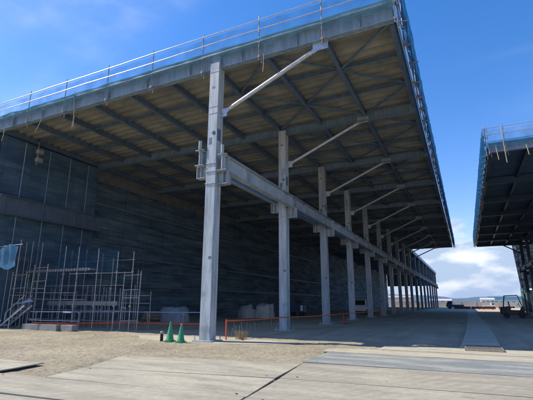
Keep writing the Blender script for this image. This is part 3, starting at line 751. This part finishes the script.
def pipe_scaffold():
    t = thing('pipe_scaffold', 'open framework of scaffold pipes at the left end of the warehouse, behind the low barrier', 'scaffold', (-22, 19, 0))
    rnd = random.Random(5)
    y = 17.6
    for x, h in [(-27.0,5.7),(-26.55,5.5),(-25.9,5.5),(-24.9,5.35),(-22.6,5.0),(-21.4,4.9),(-19.7,4.7),(-18.1,4.45),(-16.9,4.4)]:
        mb = MB(); mb.tube((x+.05, y, 0), (x, y, h), .026, 7); mb.box(x-.02, x+.08, y-.05, y+.05, 1.3, 1.4); mb.box(x-.03, x+.07, y-.05, y+.05, 3.2, 3.3)
        mb.build('standard', M['dull_pipe'], t)
    for x, h in [(-25.0,3.1),(-23.5,3.4),(-22.4,2.6),(-22.0,2.55),(-20.9,2.5),(-20.5,2.5),(-19.2,2.4),(-18.2,2.6),(-17.1,2.2),(-24.2,5.0),(-22.9,5.0),(-21.0,4.6)]:
        mb = MB(); yy = 19.3+rnd.uniform(-.2,.2); mb.tube((x+.04, yy, 0), (x, yy, h), .025, 7); mb.build('standard', M['old_pipe'], t)
    for x in (-26.35, -23.95):
        mb = MB(); mb.tube((x, 15.5, 0), (x, 15.5, 5.2), .026, 7); mb.build('standard', M['dull_pipe'], t)
    mb = MB(); mb.tube((-27, 15.45, 4.86), (-23.7, 15.45, 4.92), .025, 7); mb.build('ledger', M['dull_pipe'], t)
    for k in range(16):
        x = -27+k*.66+rnd.uniform(-.2,.2); yy = 18.4+rnd.uniform(-.5,.7); h = rnd.choice([2.3,2.6,3.0,4.3,4.9])-.06*k
        mb = MB(); mb.tube((x+.05, yy, 0), (x, yy, h), .022, 6); mb.box(x-.02,x+.07,yy-.04,yy+.04,h*.55,h*.55+.09); mb.build('standard', M['old_pipe'], t)
    for z, x0, x1, yy in [(1.1,-26.8,-17.2,18.5),(2.6,-26.0,-18.4,18.55),(4.2,-25,-18.4,19.3),(.5,-26.8,-17,18.6)]:
        mb = MB(); mb.tube((x0, yy, z), (x1, yy, z-.05), .022, 6); mb.build('ledger', M['old_pipe'], t)
    for z, x0, x1, yy in [(2.15,-27,-21.5,17.62),(1.75,-27,-20.5,17.62),(2.0,-24.5,-17.0,19.28),(1.55,-24.5,-17,19.28),(3.25,-22,-16.9,17.58)]:
        mb = MB(); mb.tube((x0, yy, z), (x1, yy, z-.05), .025, 7); mb.build('ledger', M['old_pipe'], t)
    mb = MB(); mb.box(-25.6, -19.3, 19.0, 19.25, 1.36, 1.62); mb.build('deck_board', M['old_pipe'], t)
    mb = MB(); mb.box(-26.9, -20.6, 18.0, 18.5, 3.5, 3.56)
    for i in range(24):
        x = -26.6+i*.25; mb.box(x, x+.17, 17.9, 18.0, 3.44+rnd.uniform(0,.03), 3.60+rnd.uniform(0,.04))
    mb.build('walkway', M['dull_pipe'], t)
    return t
pipe_scaffold()
def frame(x, y, w, h, label):
    t = thing('ladder_scaffold', label, 'scaffold frame', (x, y, 0), 'ladder frames by the barrier')
    for s in (0, 1):
        mb = MB(); mb.tube((x+s*w, y, .05), (x+s*w+.03, y, h), .03, 8); mb.box(x+s*w-.07, x+s*w+.07, y-.07, y+.07, 0, .05); mb.build('leg', M['dull_pipe'], t)
    for z in (h-.22, h-1.05, h-1.5, .55):
        mb = MB(); mb.tube((x+.02, y, z), (x+w+.01, y, z+.02), .024, 8); mb.build('rung', M['dull_pipe'], t)
frame(-26.5, 16.9, 1.4, 3.45, 'pale ladder-like scaffold frame at the left edge beside the steps')
frame(-24.5, 16.95, 1.25, 3.85, 'taller pale scaffold frame just right of the steps')
frame(-17.9, 18.0, 1.25, 3.3, 'grey scaffold frame at the right end of the scaffold row')
# steps
t = thing('scaffold_steps', 'short pale metal scaffold steps leaning up beside the frames at the left', 'steps', (-24.6, 16.3, 0))
for yy in (16.25, 16.75):
    mb = MB(); mb.bar((-25.9, yy, .12), (-23.9, yy, 1.35), .05, .11); mb.build('stringer', M['galv'], t)
    mb = MB(); mb.path([(-25.6, yy, .9), (-24.0, yy, 1.95)], .022, 6); mb.path([(-25.6, yy, .3), (-25.6, yy, .9)], .022, 6); mb.build('handrail', M['galv'], t)
for i in range(6):
    f_ = (i+.6)/6; mb = MB(); mb.box(-25.95+2*f_-.12, -25.95+2*f_+.12, 16.28, 16.72, .10+1.22*f_, .13+1.22*f_); mb.build('tread', M['galv'], t)
mb = MB(); mb.box(-27.2, -25.8, 16.15, 16.85, .12, .18); mb.box(-27.2,-25.8,16.15,16.2,.42,.47); mb.build('landing', M['white'], t)
mb = MB()
mb.add([(-24.75,16.0,1.42),(-23.75,16.1,1.52),(-23.6,16.6,1.60),(-24.2,16.75,1.72),(-24.6,16.5,1.55)], [(0,1,2,3,4)])
mb.add([(-24.75,16.0,1.39),(-23.75,16.1,1.49),(-23.6,16.6,1.57),(-24.2,16.75,1.69),(-24.6,16.5,1.52)], [(4,3,2,1,0)])
tag(mb.build('paper_sheet', M['white']), 'crumpled white sheet lying on top of the scaffold steps', 'sheet')
# low barrier: rails on posts with an orange pipe
t = thing('site_barrier', 'long low pipe barrier with one orange rail, along the front of the scaffold', 'barrier', (-20, 17, 0))
def by(x): return 16.75+(x+24)*.40 if x > -20 else 16.75+(x+24)*.12
for x in (-23.5, -20.3, -19.2, -17.2, -15.2, -13.6):
    mb = MB(); mb.tube((x, by(x), 0), (x, by(x), 1.05), .03, 8); mb.box(x-.05, x+.05, by(x)-.05, by(x)+.05, .9, 1.0); mb.build('post', M['old_pipe'], t)
def run(z, r, m, nm, x0=-23.9, x1=-13.4):
    mb = MB(); xs = [x0+(x1-x0)*i/8 for i in range(9)]
    mb.path([(x, by(x)-.06, z+random.uniform(-.01,.01)) for x in xs], r, 8); mb.build(nm, M[m], t)
run(1.0, .03, 'galv', 'top_rail'); run(.50, .03, 'galv', 'middle_rail', -23.9, -20.2); run(.34, .055, 'orange', 'orange_rail', -23.6, -13.4)
mb = MB(); mb.box(-21.05, -20.45, 16.7, 16.8, .96, 1.05); tag(mb.build('clamp_plate', M['white']), 'small white plate clipped on the barrier rail left of its corner', 'plate')
for x, w, lab in ((-23.5, 2.9, 'long low grey concrete block under the barrier, nearer the steps'), (-20.45, .9, 'shorter grey concrete block at the corner of the barrier')):
    mb = MB(); mb.box(-w/2, w/2, -.2, .2, 0, .36); o = mb.build('concrete_block', M['concrete'], bevel=.02); o.location = (x+w/2+.1, 16.15 if w > 1 else 16.3, -.02)
    tag(o, lab, 'concrete block', 'blocks under the barrier')
mb = MB(); mb.grid(lambda u, v: (-26.3+2.3*u, 15.38+.09*noise.noise(Vector((u*7, v*1.5, 2)))+.03*math.sin(u*22+v*2), 3.55+.12*math.sin(u*7)*(1-v)+(1.32-.12*math.sin(u*7)-.06*abs(math.sin(u*9.4)))*v), 12, 12)
tag(mb.build('blue_tarp', M['net_tarp'], smooth=True), 'bright blue tarpaulin hung on the scaffold at the left edge', 'tarpaulin')
mb = MB(); mb.grid(lambda u, v: (-24.9+5.4*u, 18.9+.08*noise.noise(Vector((u*5, v*5, 7))), 3.5+1.35*v-.12*u+.06*math.sin(u*14)*v), 40, 10)
tag(mb.build('scaffold_net', M['dim_net'], smooth=True), 'dull dark blue net strung behind the scaffold, right of the bright blue tarpaulin', 'netting')

# ------------------------------------------------------------------ cones, bollard, tape fence
def cone(x, y, s, label, grey_tip=False):
    t = thing('traffic_cone', label, 'traffic cone', (x, y, .03), 'green cones by the near column')
    mb = MB(); mb.lathe([(.19*s,.035),(.185*s,.06),(.165*s,.09),(.035*s,.80*s),(.03*s,.82*s),(.012,.825*s)], (x, y, .03), 24); mb.lathe([(.125*s,.318*s),(.134*s,.326*s),(.128*s,.334*s)], (x, y, .03), 24); mb.build('cone_body', M['green'], t, smooth=True)
    mb = MB(); a = .21*s; mb.slab([(x-a,y-a*.8),(x-a*.8,y-a),(x+a*.8,y-a),(x+a,y-a*.8),(x+a,y+a*.8),(x+a*.8,y+a),(x-a*.8,y+a),(x-a,y+a*.8)], .03, .065); mb.build('base', M['green'], t)
    if grey_tip:
        mb = MB(); mb.lathe([(.05*s,.72*s),(.036*s,.835*s),(.02,.85*s)], (x, y, .03), 20); mb.build('tip_cover', M['tarp_grey'], t, smooth=True)
cone(-11.15, 14.03, .93, 'plain green traffic cone between the dark post and the other cone')
cone(-10.52, 13.93, .86, 'green traffic cone with a pale grey tip, nearer the column', True)
t = thing('bollard', 'short dark post with grey cap standing left of the green cones', 'post', (-11.6, 14.06, .03))
mb = MB(); mb.lathe([(.065,0),(.065,.27),(.055,.29)], (-11.6,14.06,.02), 14); mb.build('shaft', M['black'], t, smooth=True)
mb = MB(); mb.lathe([(.072,.285),(.072,.36),(.045,.39)], (-11.6,14.06,.02), 14); mb.build('cap', M['tarp_grey'], t, smooth=True)
t = thing('tape_fence', 'orange pole and tape fence running back from the near column', 'fence', (-9.7, 15.84, 0))
pts = [(-9.6,15.9,.80),(-9.42,18.4,.765),(-9.25,20.9,.79),(-9.15,25,.74),(-9.08,29,.71),(-9.05,33,.73),(-9.05,41,.70),(-9.05,49,.72)]
for i, p in enumerate(pts):
    if i in (0, 5, 7):
        mb = MB(); mb.tube((p[0], p[1], 0), (p[0], p[1], p[2]+.06), .033, 10); mb.build('post', M['orange'], t)
mb = MB()
for a, b in zip(pts, pts[1:]): mb.bar(a, b, .012, .055)
mb.build('tape', M['orange'], t)
mb = MB()
for a, b in zip(pts[:2], pts[1:3]):
    for k in range(12):
        f_ = k/12; x, y, z = [a[j]+(b[j]-a[j])*f_ for j in range(3)]
        mb.tube((x, y, .04+random.uniform(0,.05)), (x+random.uniform(-.03,.03), y+random.uniform(-.1,.1), z*random.uniform(.55,.98)), .006, 4)
mb.build('loose_strands', M['straw'], t)
mb = MB()
for k in range(90):
    a = random.uniform(0, 6.28); q = random.uniform(0,.26); h = random.uniform(.1,.42)
    x, y = -9.2+q*math.cos(a), 16.5+q*math.sin(a)*1.3; dx, dy = random.uniform(-.16,.16), random.uniform(-.16,.16)
    p1 = (x+dx*.3, y+dy*.3, h*.6); p2 = (x+dx, y+dy, h); p3 = (x+dx*1.9, y+dy*1.9, h*random.uniform(.7,1.05))
    mb.tube((x, y, 0), p1, .006, 4, r2=.005); mb.tube(p1, p2, .005, 4, r2=.003); mb.tube(p2, p3, .003, 4, r2=.001)
tag(mb.build('dry_weed', M['straw']), 'tuft of dry weeds beside the orange post at the near column', 'weed')
mb = MB(); mb.path([(-8.41+.24*math.cos(a*.4), 31.5+.24*math.sin(a*.4), .03+.0012*a) for a in range(48)], .03, 6)
tag(mb.build('hose_coil', M['red']), 'small red coil lying on the shaded ground right of the columns', 'coil')
mb = MB(); mb.lathe([(.02,0),(.06,.01),(.065,.05),(.03,.08)], (-8.9,16.1,.02), 12)
tag(mb.build('marker_cap', M['red'], smooth=True), 'small red marker cap on the ground right of the near column', 'marker')

# ------------------------------------------------------------------ stuff inside the hall
def lump(name, label, cat, c, rx, ry, h, m, seed, group=None):
    mb = MB(); n, k = 22, 10
    def f(u, v):
        a = u*2*math.pi; ph = v*math.pi/2
        q = Vector((math.cos(a)*math.cos(ph), math.sin(a)*math.cos(ph), math.sin(ph)))
        s = 1+.28*noise.noise(q*1.6+Vector((seed,0,0)))+.10*noise.noise(q*5+Vector((seed,3,0)))
        e = .62
        sg = lambda w: math.copysign(abs(w)**e, w)
        return (rx*sg(q.x)*s, ry*sg(q.y)*s, h*(abs(q.z)**e)*s)
    mb.grid(f, n, k); o = mb.build(name, m, smooth=True); o.location = c
    return tag(o, label, cat, group)
lump('covered_pile', 'low grey heap under sheeting beyond the green cones inside the hall', 'pile', (-21.6, 27.6, 0), 1.25, .9, 1.15, M['tarp_grey'], 3)
lump('bulk_bag', 'plump grey bulk bag beyond the orange post, left one of the pair', 'bulk bag', (-20.9, 38.8, 0), .85, .75, 1.25, M['sack'], 11, 'bulk bags inside the hall')
lump('bulk_bag', 'paler bulk bag inside the hall, right one of the pair and a little taller', 'bulk bag', (-19.3, 39.6, 0), .95, .8, 1.5, mat('pale_sack', (.55,.53,.48), (.38,.36,.32), 5, .9), 17, 'bulk bags inside the hall')
t = thing('timber_stack', 'low stack of tan boards between the scaffold and the near column, in the shade', 'timber stack', (-23.5, 28.5, 0))
for i in range(3):
    mb = MB(); mb.box(-25.6+i*.1, -23.2+i*.05, 28.2, 29.2, .12+i*.24, .33+i*.24); mb.build('board_layer', M['wood'], t)
t = thing('air_compressor', 'small dark site machine with a pale panel behind the second column', 'machine', (-18.5, 47.2, 0))
mb = MB(); mb.slab([(-19.5,46.7),(-17.6,46.7),(-17.6,47.7),(-19.5,47.7)], .4, 1.35); mb.build('body', M['navy'], t, bevel=.06)
mb = MB(); mb.box(-17.95,-17.7,46.6,46.69,.6,1.25); mb.build('panel', M['white'], t)
for sx in (-19.1, -18.0):
    for yy in (46.8, 47.5): mb = MB(); mb.tube((sx, yy, .25), (sx, yy+.15, .25), .25, 16); mb.build('wheel', M['black'], t)

def truck(name, label, cat, loc, rz, body, scale=1.0, box=True):
    t = thing(name, label, cat, loc); t.rotation_euler = (0, 0, rz); t.scale = (scale,)*3
    L = lambda mb, nm, m, **k: _p(mb, nm, m, t, **k)
    mb = MB(); pr = [(2.0,.45),(2.05,1.0),(1.95,1.15),(1.45,2.0),(.55,2.05),(.55,.45)]
    n = len(pr); mb.add([(x,-.82,z) for x,z in pr]+[(x,.82,z) for x,z in pr], [(i,(i+1)%n,n+(i+1)%n,n+i) for i in range(n)]+[tuple(range(n))[::-1], tuple(range(n,2*n))])
    cab = L(mb, 'cab', body, bevel=.04)
    mb = MB(); mb.add([(1.915,-.7,1.25),(1.915,.7,1.25),(1.52,.7,1.92),(1.52,-.7,1.92)], [(0,1,2,3)]); mb.v = [(x+.02,y,z+.012) for x,y,z in mb.v]; w = L(mb, 'windscreen', M['glass'])
    for sy in (-1, 1):
        mb = MB(); mb.add([(1.75,sy*.826,1.25),(1.42,sy*.826,1.85),(.8,sy*.826,1.85),(.8,sy*.826,1.25)], [(0,1,2,3)]); L(mb, 'side_window', M['glass'])
        mb = MB(); mb.box(2.045,2.08,sy*.6-.12,sy*.6+.12,.72,.9); L(mb, 'headlight', M['white'])
    mb = MB(); mb.box(-2.2,.5,-.85,.85,.62,.74)
    if box: mb.box(-2.2,-2.14,-.85,.85,.74,1.1); mb.box(-2.2,.5,-.85,-.8,.74,1.1); mb.box(-2.2,.5,.8,.85,.74,1.1)
    L(mb, 'load_bed', body)
    mb = MB(); mb.box(-2.1,1.9,-.35,.35,.4,.6); L(mb, 'chassis', M['black'])
    for x in (1.3, -1.4):
        for sy in (-1, 1):
            mb = MB(); mb.tube((x, sy*.62, .35), (x, sy*.84, .35), .35, 20); L(mb, 'wheel', M['black'], bevel=.03)
    return t
def _p(mb, nm, m, t, **k):
    o = mb.build(nm, m, None, **k); o.parent = t; return o
truck('light_truck', 'small white light truck parked in the dark hall between the columns', 'truck', (-14.2, 61.5, 0), R(-80), M['white'])
truck('light_truck', 'tiny white truck parked far off in front of the long grey wall', 'truck', (6.6, 160, 0), R(5), M['white'], .85)
truck('dump_truck', 'dark blue truck far off in the gap, beside the end column of the long hall', 'truck', (-3.2, 128, 0), R(175), M['navy'], 1.05)
truck('flatbed_truck', 'dark flatbed truck glimpsed between the far columns of the long hall', 'truck', (-21.5, 190, 0), R(10), M['fork_body'], 1.1)

# forklift, side on
def forklift(loc, rz):
    t = thing('forklift', 'dark forklift parked under the right canopy with its mast to the right', 'forklift', loc); t.rotation_euler = (0,0,rz); t.scale = (1.16,)*3
    P = lambda mb, nm, m, **k: _p(mb, nm, m, t, **k)
    def ext(pr, y0, y1):
        mb = MB(); n = len(pr)
        return mb.add([(x,y0,z) for x,z in pr]+[(x,y1,z) for x,z in pr], [(i,(i+1)%n,n+(i+1)%n,n+i) for i in range(n)]+[tuple(range(n))[::-1], tuple(range(n,2*n))])
    P(ext([(-1.15,.35),(-1.2,.8),(-1.05,1.05),(-.45,1.1),(-.42,.75),(.35,.72),(.5,1.05),(.72,1.0),(.75,.3),(-.6,.25)], -.52, .52), 'body', M['fork_body'], bevel=.03)
    P(ext([(-1.25,.32),(-1.32,.7),(-1.2,1.0),(-1.06,1.05),(-1.1,.35)], -.5, .5), 'counterweight', M['black'], bevel=.03)
    for sy in (-1, 1):
        mb = MB(); mb.path([(-1.0,sy*.48,1.05),(-.82,sy*.46,2.08),(.28,sy*.46,2.12),(.62,sy*.48,1.0)], .035, 8); P(mb, 'roof_post', M['fork_body'])
    mb = MB()
    for i in range(8): x = -.8+i*.155; mb.bar((x,-.46,2.1+.004*i),(x,.46,2.1+.004*i), .05, .03)
    P(mb, 'overhead_guard', M['fork_body'])
    P(ext([(-.5,.95),(-.5,1.05),(-.05,1.06),(-.05,.92)], -.25, .25).add([(-.5,-.25,1.05),(-.42,-.25,1.05),(-.5,-.25,1.55),(-.58,-.25,1.55),(-.5,.25,1.05),(-.42,.25,1.05),(-.5,.25,1.55),(-.58,.25,1.55)],
       [(0,1,2,3),(7,6,5,4),(0,4,5,1),(1,5,6,2),(2,6,7,3),(3,7,4,0)]), 'seat', M['black'])
    mb = MB(); mb.path([(.48,0,.95),(.28,0,1.32)], .025, 6); mb.path([(.28+.1*math.cos(a*.5), .18*math.sin(a*.5), 1.32+.14*math.cos(a*.5)) for a in range(14)], .018, 6); P(mb, 'steering_wheel', M['black'])
    for sy in (-1, 1):
        mb = MB(); mb.box(.84,1.0,sy*.36-.06,sy*.36+.06,.1,2.3); P(mb, 'mast_rail', M['fork_body'])
        mb = MB(); mb.box(1.08,1.14,sy*.25-.06,sy*.25+.06,.1,.75); mb.box(1.08,2.1,sy*.25-.06,sy*.25+.06,.08,.13); P(mb, 'fork', M['black'])
        mb = MB(); mb.tube((.5,sy*.4,.33),(.5,sy*.6,.33),.33,20); P(mb, 'wheel', M['black'], bevel=.03)
        mb = MB(); mb.tube((-.8,sy*.38,.26),(-.8,sy*.56,.26),.26,20); P(mb, 'wheel', M['black'], bevel=.03)
    mb = MB(); mb.box(1.0,1.07,-.5,.5,.35,.45); mb.box(1.0,1.07,-.5,.5,.7,.8)
    for y in (-.4,-.2,0,.2,.4): mb.box(1.0,1.05,y-.02,y+.02,.8,1.25)
    P(mb, 'carriage', M['fork_body'])
    mb = MB(); mb.box(.87,.97,-.32,.32,2.0,2.08); mb.box(.87,.97,-.32,.32,1.1,1.18); mb.tube((.9,0,.15),(.9,0,2.0),.05,8); mb.box(1.02,1.06,-.45,.45,1.25,1.5); P(mb, 'mast_crossbar', M['fork_body'])
forklift((4.8, 54.5, 0), R(-6))

# rusty grating on the plates
t = thing('drain_grating', 'rusty steel grating lying on tan plates beside the shadow edge', 'grating', (.35, 16.8, .05))
mb = MB()
for i in range(27): x = -.2+i*.042; mb.box(x-.004, x+.004, 16.05, 17.5, .055, .10)
for i in range(16): y = 16.05+i*.096; mb.box(-.205, .9, y-.006, y+.006, .062, .094)
mb.build('bar_grid', M['grate'], t)
mb = MB(); mb.box(-.24,-.207,16.02,17.53,.05,.105); mb.box(.902,.935,16.02,17.53,.05,.105); mb.box(-.206,.901,16.02,16.046,.05,.105); mb.box(-.206,.901,17.504,17.53,.05,.105)
mb.build('frame', M['grate'], t)

# ------------------------------------------------------------------ far background
t = thing('site_wall', 'long low grey concrete wall with posts across the far end of the site', 'wall', (0, 172, 0))
for i in range(26):
    x = -52+i*5.0; mb = MB(); mb.box(x+.08, x+4.92, 172, 172.15, 0, 2.0+(i % 3)*.03); mb.build('panel', M['far_wall'], t)
    mb = MB(); mb.box(x-.075, x+.075, 171.9, 172.2, 0, 2.12); mb.build('post', M['concrete'], t)
def far_building(label, x0, x1, y, h, wm, rm, roof=.5, n=8):
    t = thing('far_building', label, 'building', ((x0+x1)/2, y, 0), 'far buildings beyond the wall')
    mb = MB(); mb.box(x0, x1, y, y+16, 0, h-roof); mb.build('wall', wm, t)
    mb = MB(); mb.add([(x0-.4,y-.4,h-roof+.01),(x1+.4,y-.4,h-roof+.01),(x1+.4,y+16.4,h-roof+.01),(x0-.4,y+16.4,h-roof+.01),(x0-.2,y+8,h),(x1+.2,y+8,h)],
                      [(0,1,5,4),(2,3,4,5),(0,4,3),(1,2,5),(0,3,2,1)]); mb.build('roof', rm, t)
    for i in range(n):
        x = x0+(x1-x0)*(i+.5)/n; mb = MB(); mb.box(x-.7, x+.7, y-.04, y-.005, 1.0, 2.6); mb.build('window', M['glass'], t)
far_building('low white roofed shed far off beside the end column of the left hall', -20, -8.2, 260, 3.9, M['far_white'], M['far_white'], .9, 4)
far_building('small white building peeping above the far grey wall in mid gap', 7, 13.5, 258, 4.5, M['far_white'], M['far_white'], 1.0, 3)
far_building('long pale teal factory far off, left of the right warehouse', 11.5, 48, 290, 6.3, M['far_teal'], M['far_teal'], .8, 12)
far_building('brown long low building seen between the far columns of the left hall', -66, -34, 300, 6.5, M['far_wall'], M['far_wall'], 1.2, 9)
# pallets of orange and red material
for i, (x, w, m, lab) in enumerate([(-1.3, 3.8, 'dull_red', 'far stack of dull red steel beside the dark blue truck'), (4.6, 3.2, 'dull_orange', 'far stack of orange steel left of the forklift'),
                                    (8.2, 2.6, 'dull_orange', 'far stack of orange steel just behind the forklift'), (1.9, 2.2, 'dull_red', 'far low stack of red steel in the middle of the gap')]):
    t = thing('steel_stack', lab, 'material stack', (x, 118, 0), 'stacks of steel across the gap')
    for r_ in range(3):
        mb = MB()
        for k in range(4): mb.H((x-w/2, 118+k*.32, .25+r_*.2), (x+w/2, 118+k*.32, .25+r_*.2), .19, .2, .02, .02)
        mb.build('beam_layer', M[m], t)
    for dx in (-w*.3, w*.3): mb = MB(); mb.box(x+dx-.08, x+dx+.08, 117.8, 119.2, 0, .15); mb.build('bearer', M['wood'], t)
# distant scrub and hills
mb = MB(); rnd = random.Random(9)
for k in range(260):
    x = rnd.uniform(-110, 90); y = rnd.uniform(200, 245); r = rnd.uniform(.5, 1.3)
    for q in range(14):
        c = Vector((x+rnd.gauss(0,r*.5), y+rnd.gauss(0,r*.5), abs(rnd.gauss(r*.5,r*.35)))); d = Vector((rnd.uniform(-1,1),rnd.uniform(-1,1),rnd.uniform(-1,1)))*.35; e = Vector((rnd.uniform(-1,1),rnd.uniform(-1,1),rnd.uniform(-1,1)))*.35
        mb.add([c, c+d, c+d+e, c+e], [(0,1,2,3)])
tag(mb.build('scrub', M['leaf']), kind='stuff')
def hills(y, hmax, seed, x0, x1, n=160):
    mb = MB()
    def f(u, v):
        x = x0+(x1-x0)*u
        h = hmax*(.62+.5*noise.fractal(Vector((x*.0011, seed, 0)), 1.0, 2.0, 6)+.18*noise.noise(Vector((x*.00035, seed, 5))))
        return (x, y+v*1800+120*noise.noise(Vector((x*.003, v*3, seed))), max(0, h)*math.sin(math.pi*min(1, v*1.0))*(1+.15*noise.noise(Vector((x*.004, v*4, 1))))-2)
    mb.grid(f, n, 14)
    return tag(mb.build('hills', mat('hillside', (.045,.075,.06), (.03,.05,.045), .004, .95), smooth=True), kind='structure')
hills(4200, 135, 3.3, -4200, 3800)

HAZE = True
if HAZE:
    mb = MB(); B = 7200; mb.box(-B, B, -B, B, -3.5, 120)
    hz = mb.build('haze', None); hz.data.materials.clear()
    m = bpy.data.materials.new('haze'); m.use_nodes = True; nt = m.node_tree; nt.nodes.clear()
    out = nt.nodes.new('ShaderNodeOutputMaterial'); v = nt.nodes.new('ShaderNodeVolumePrincipled')
    v.inputs['Color'].default_value = (.62, .78, 1, 1); v.inputs['Density'].default_value = .00011; v.inputs['Anisotropy'].default_value = .2
    link(nt, v.outputs[0], out.inputs['Volume']); hz.data.materials.append(m); tag(hz, kind='stuff')

# ------------------------------------------------------------------ sky, sun, camera
SUN = Vector((-.88, -.20, 1.0)).normalized()
el = math.asin(SUN.z); az = math.atan2(SUN.x, SUN.y)
w = bpy.data.worlds.new('World'); scn.world = w; w.use_nodes = True; nt = w.node_tree; nt.nodes.clear()
out = nt.nodes.new('ShaderNodeOutputWorld')
sky = nt.nodes.new('ShaderNodeTexSky'); sky.sky_type = 'NISHITA'; sky.sun_disc = False
sky.sun_elevation = el; sky.sun_rotation = az % (2*math.pi); sky.air_density = 1.0; sky.dust_density = .25; sky.ozone_density = 2.5; sky.altitude = 200
bg = nt.nodes.new('ShaderNodeBackground'); bg.inputs[1].default_value = .15
hs = nt.nodes.new('ShaderNodeHueSaturation'); hs.inputs['Saturation'].default_value = 1.36; link(nt, sky.outputs[0], hs.inputs['Color']); tm = nt.nodes.new('ShaderNodeMixRGB'); tm.blend_type = 'MULTIPLY'; tm.inputs[0].default_value = 1; tm.inputs[2].default_value = (1.38, .96, 1.03, 1); link(nt, hs.outputs[0], tm.inputs[1]); link(nt, tm.outputs[0], bg.inputs[0])
tc = nt.nodes.new('ShaderNodeTexCoord'); sp = nt.nodes.new('ShaderNodeSeparateXYZ'); link(nt, tc.outputs['Generated'], sp.inputs[0])
def math_(op, a, b=None, cl=False):
    n = nt.nodes.new('ShaderNodeMath'); n.operation = op; n.use_clamp = cl
    for i, q in enumerate((a, b)):
        if q is None: continue
        if isinstance(q, (int, float)): n.inputs[i].default_value = q
        else: link(nt, q, n.inputs[i])
    return n.outputs[0]
zz = math_('ADD', math_('MAXIMUM', sp.outputs['Z'], 0.0), .22)
cx = nt.nodes.new('ShaderNodeCombineXYZ'); link(nt, math_('DIVIDE', sp.outputs['X'], zz), cx.inputs[0]); link(nt, math_('DIVIDE', sp.outputs['Y'], zz), cx.inputs[1])
n1 = nt.nodes.new('ShaderNodeTexNoise'); n1.inputs['Scale'].default_value = 4.6; n1.inputs['Detail'].default_value = 9; n1.inputs['Roughness'].default_value = .58; n1.inputs['Distortion'].default_value = .15
mpw = nt.nodes.new('ShaderNodeMapping'); mpw.inputs['Location'].default_value = (2.3, .4, 1.7); mpw.inputs['Scale'].default_value = (1, 1, 2.6); link(nt, tc.outputs['Generated'], mpw.inputs[0]); link(nt, mpw.outputs[0], n1.inputs['Vector'])
def smooth(x, a, b, lo, hi):
    m = nt.nodes.new('ShaderNodeMapRange'); m.interpolation_type = 'SMOOTHSTEP'
    for i, q in enumerate((a, b, lo, hi)): m.inputs[i+1].default_value = q
    link(nt, x, m.inputs[0]); return m.outputs[0]
low = smooth(sp.outputs['Z'], .10, .26, .15, -.24)     # cloud cover bias: dense near the horizon, none overhead
cover = smooth(math_('ADD', n1.outputs['Fac'], low), .50, .60, 0, .97)
n2 = nt.nodes.new('ShaderNodeTexNoise'); n2.inputs['Scale'].default_value = 9.5; n2.inputs['Detail'].default_value = 8; link(nt, mpw.outputs[0], n2.inputs['Vector'])
cr = nt.nodes.new('ShaderNodeValToRGB'); cr.color_ramp.elements[0].position = .42; cr.color_ramp.elements[0].color = (.40, .51, .68, 1); cr.color_ramp.elements[1].position = .64; cr.color_ramp.elements[1].color = (1.0, 1.0, 1.0, 1)
link(nt, n2.outputs['Fac'], cr.inputs[0])
cb = nt.nodes.new('ShaderNodeBackground'); cb.inputs[1].default_value = .84; link(nt, cr.outputs[0], cb.inputs[0])
mpc = nt.nodes.new('ShaderNodeMapping'); mpc.inputs['Scale'].default_value = (.5, 1.6, 1); mpc.inputs['Rotation'].default_value = (0, 0, R(35)); link(nt, cx.outputs[0], mpc.inputs[0])
n3 = nt.nodes.new('ShaderNodeTexNoise'); n3.inputs['Scale'].default_value = 1.2; n3.inputs['Detail'].default_value = 8; link(nt, mpc.outputs[0], n3.inputs['Vector'])
wisp = smooth(n3.outputs['Fac'], .50, .78, 0, .30)     # thin high streaks
cover = math_('MAXIMUM', cover, wisp)
mx = nt.nodes.new('ShaderNodeMixShader'); link(nt, cover, mx.inputs[0]); link(nt, bg.outputs[0], mx.inputs[1]); link(nt, cb.outputs[0], mx.inputs[2]); link(nt, mx.outputs[0], out.inputs[0])

sd = bpy.data.lights.new('sun', 'SUN'); sd.energy = 3.8; sd.angle = R(.53); sd.color = (1, .945, .81)
so = bpy.data.objects.new('sun', sd); C.objects.link(so); so.rotation_euler = SUN.to_track_quat('Z', 'Y').to_euler(); so.location = SUN*60

cd = bpy.data.cameras.new('camera'); cam = bpy.data.objects.new('camera', cd); C.objects.link(cam)
cd.sensor_width = 36; cd.lens = 36*404.35/533; cd.clip_end = 20000; cd.clip_start = .1
from mathutils import Matrix
cam.matrix_world = Matrix.Translation((0,0,1.6)) @ Matrix.Rotation(.4497, 4, 'Z') @ Matrix.Rotation(math.pi/2+.2474, 4, 'X') @ Matrix.Rotation(.0042, 4, 'Z')
scn.camera = cam
scn.view_settings.view_transform = 'Standard'; scn.view_settings.look = 'None'; scn.view_settings.gamma = 1; scn.view_settings.exposure = .64
scn.view_settings.use_curve_mapping = False
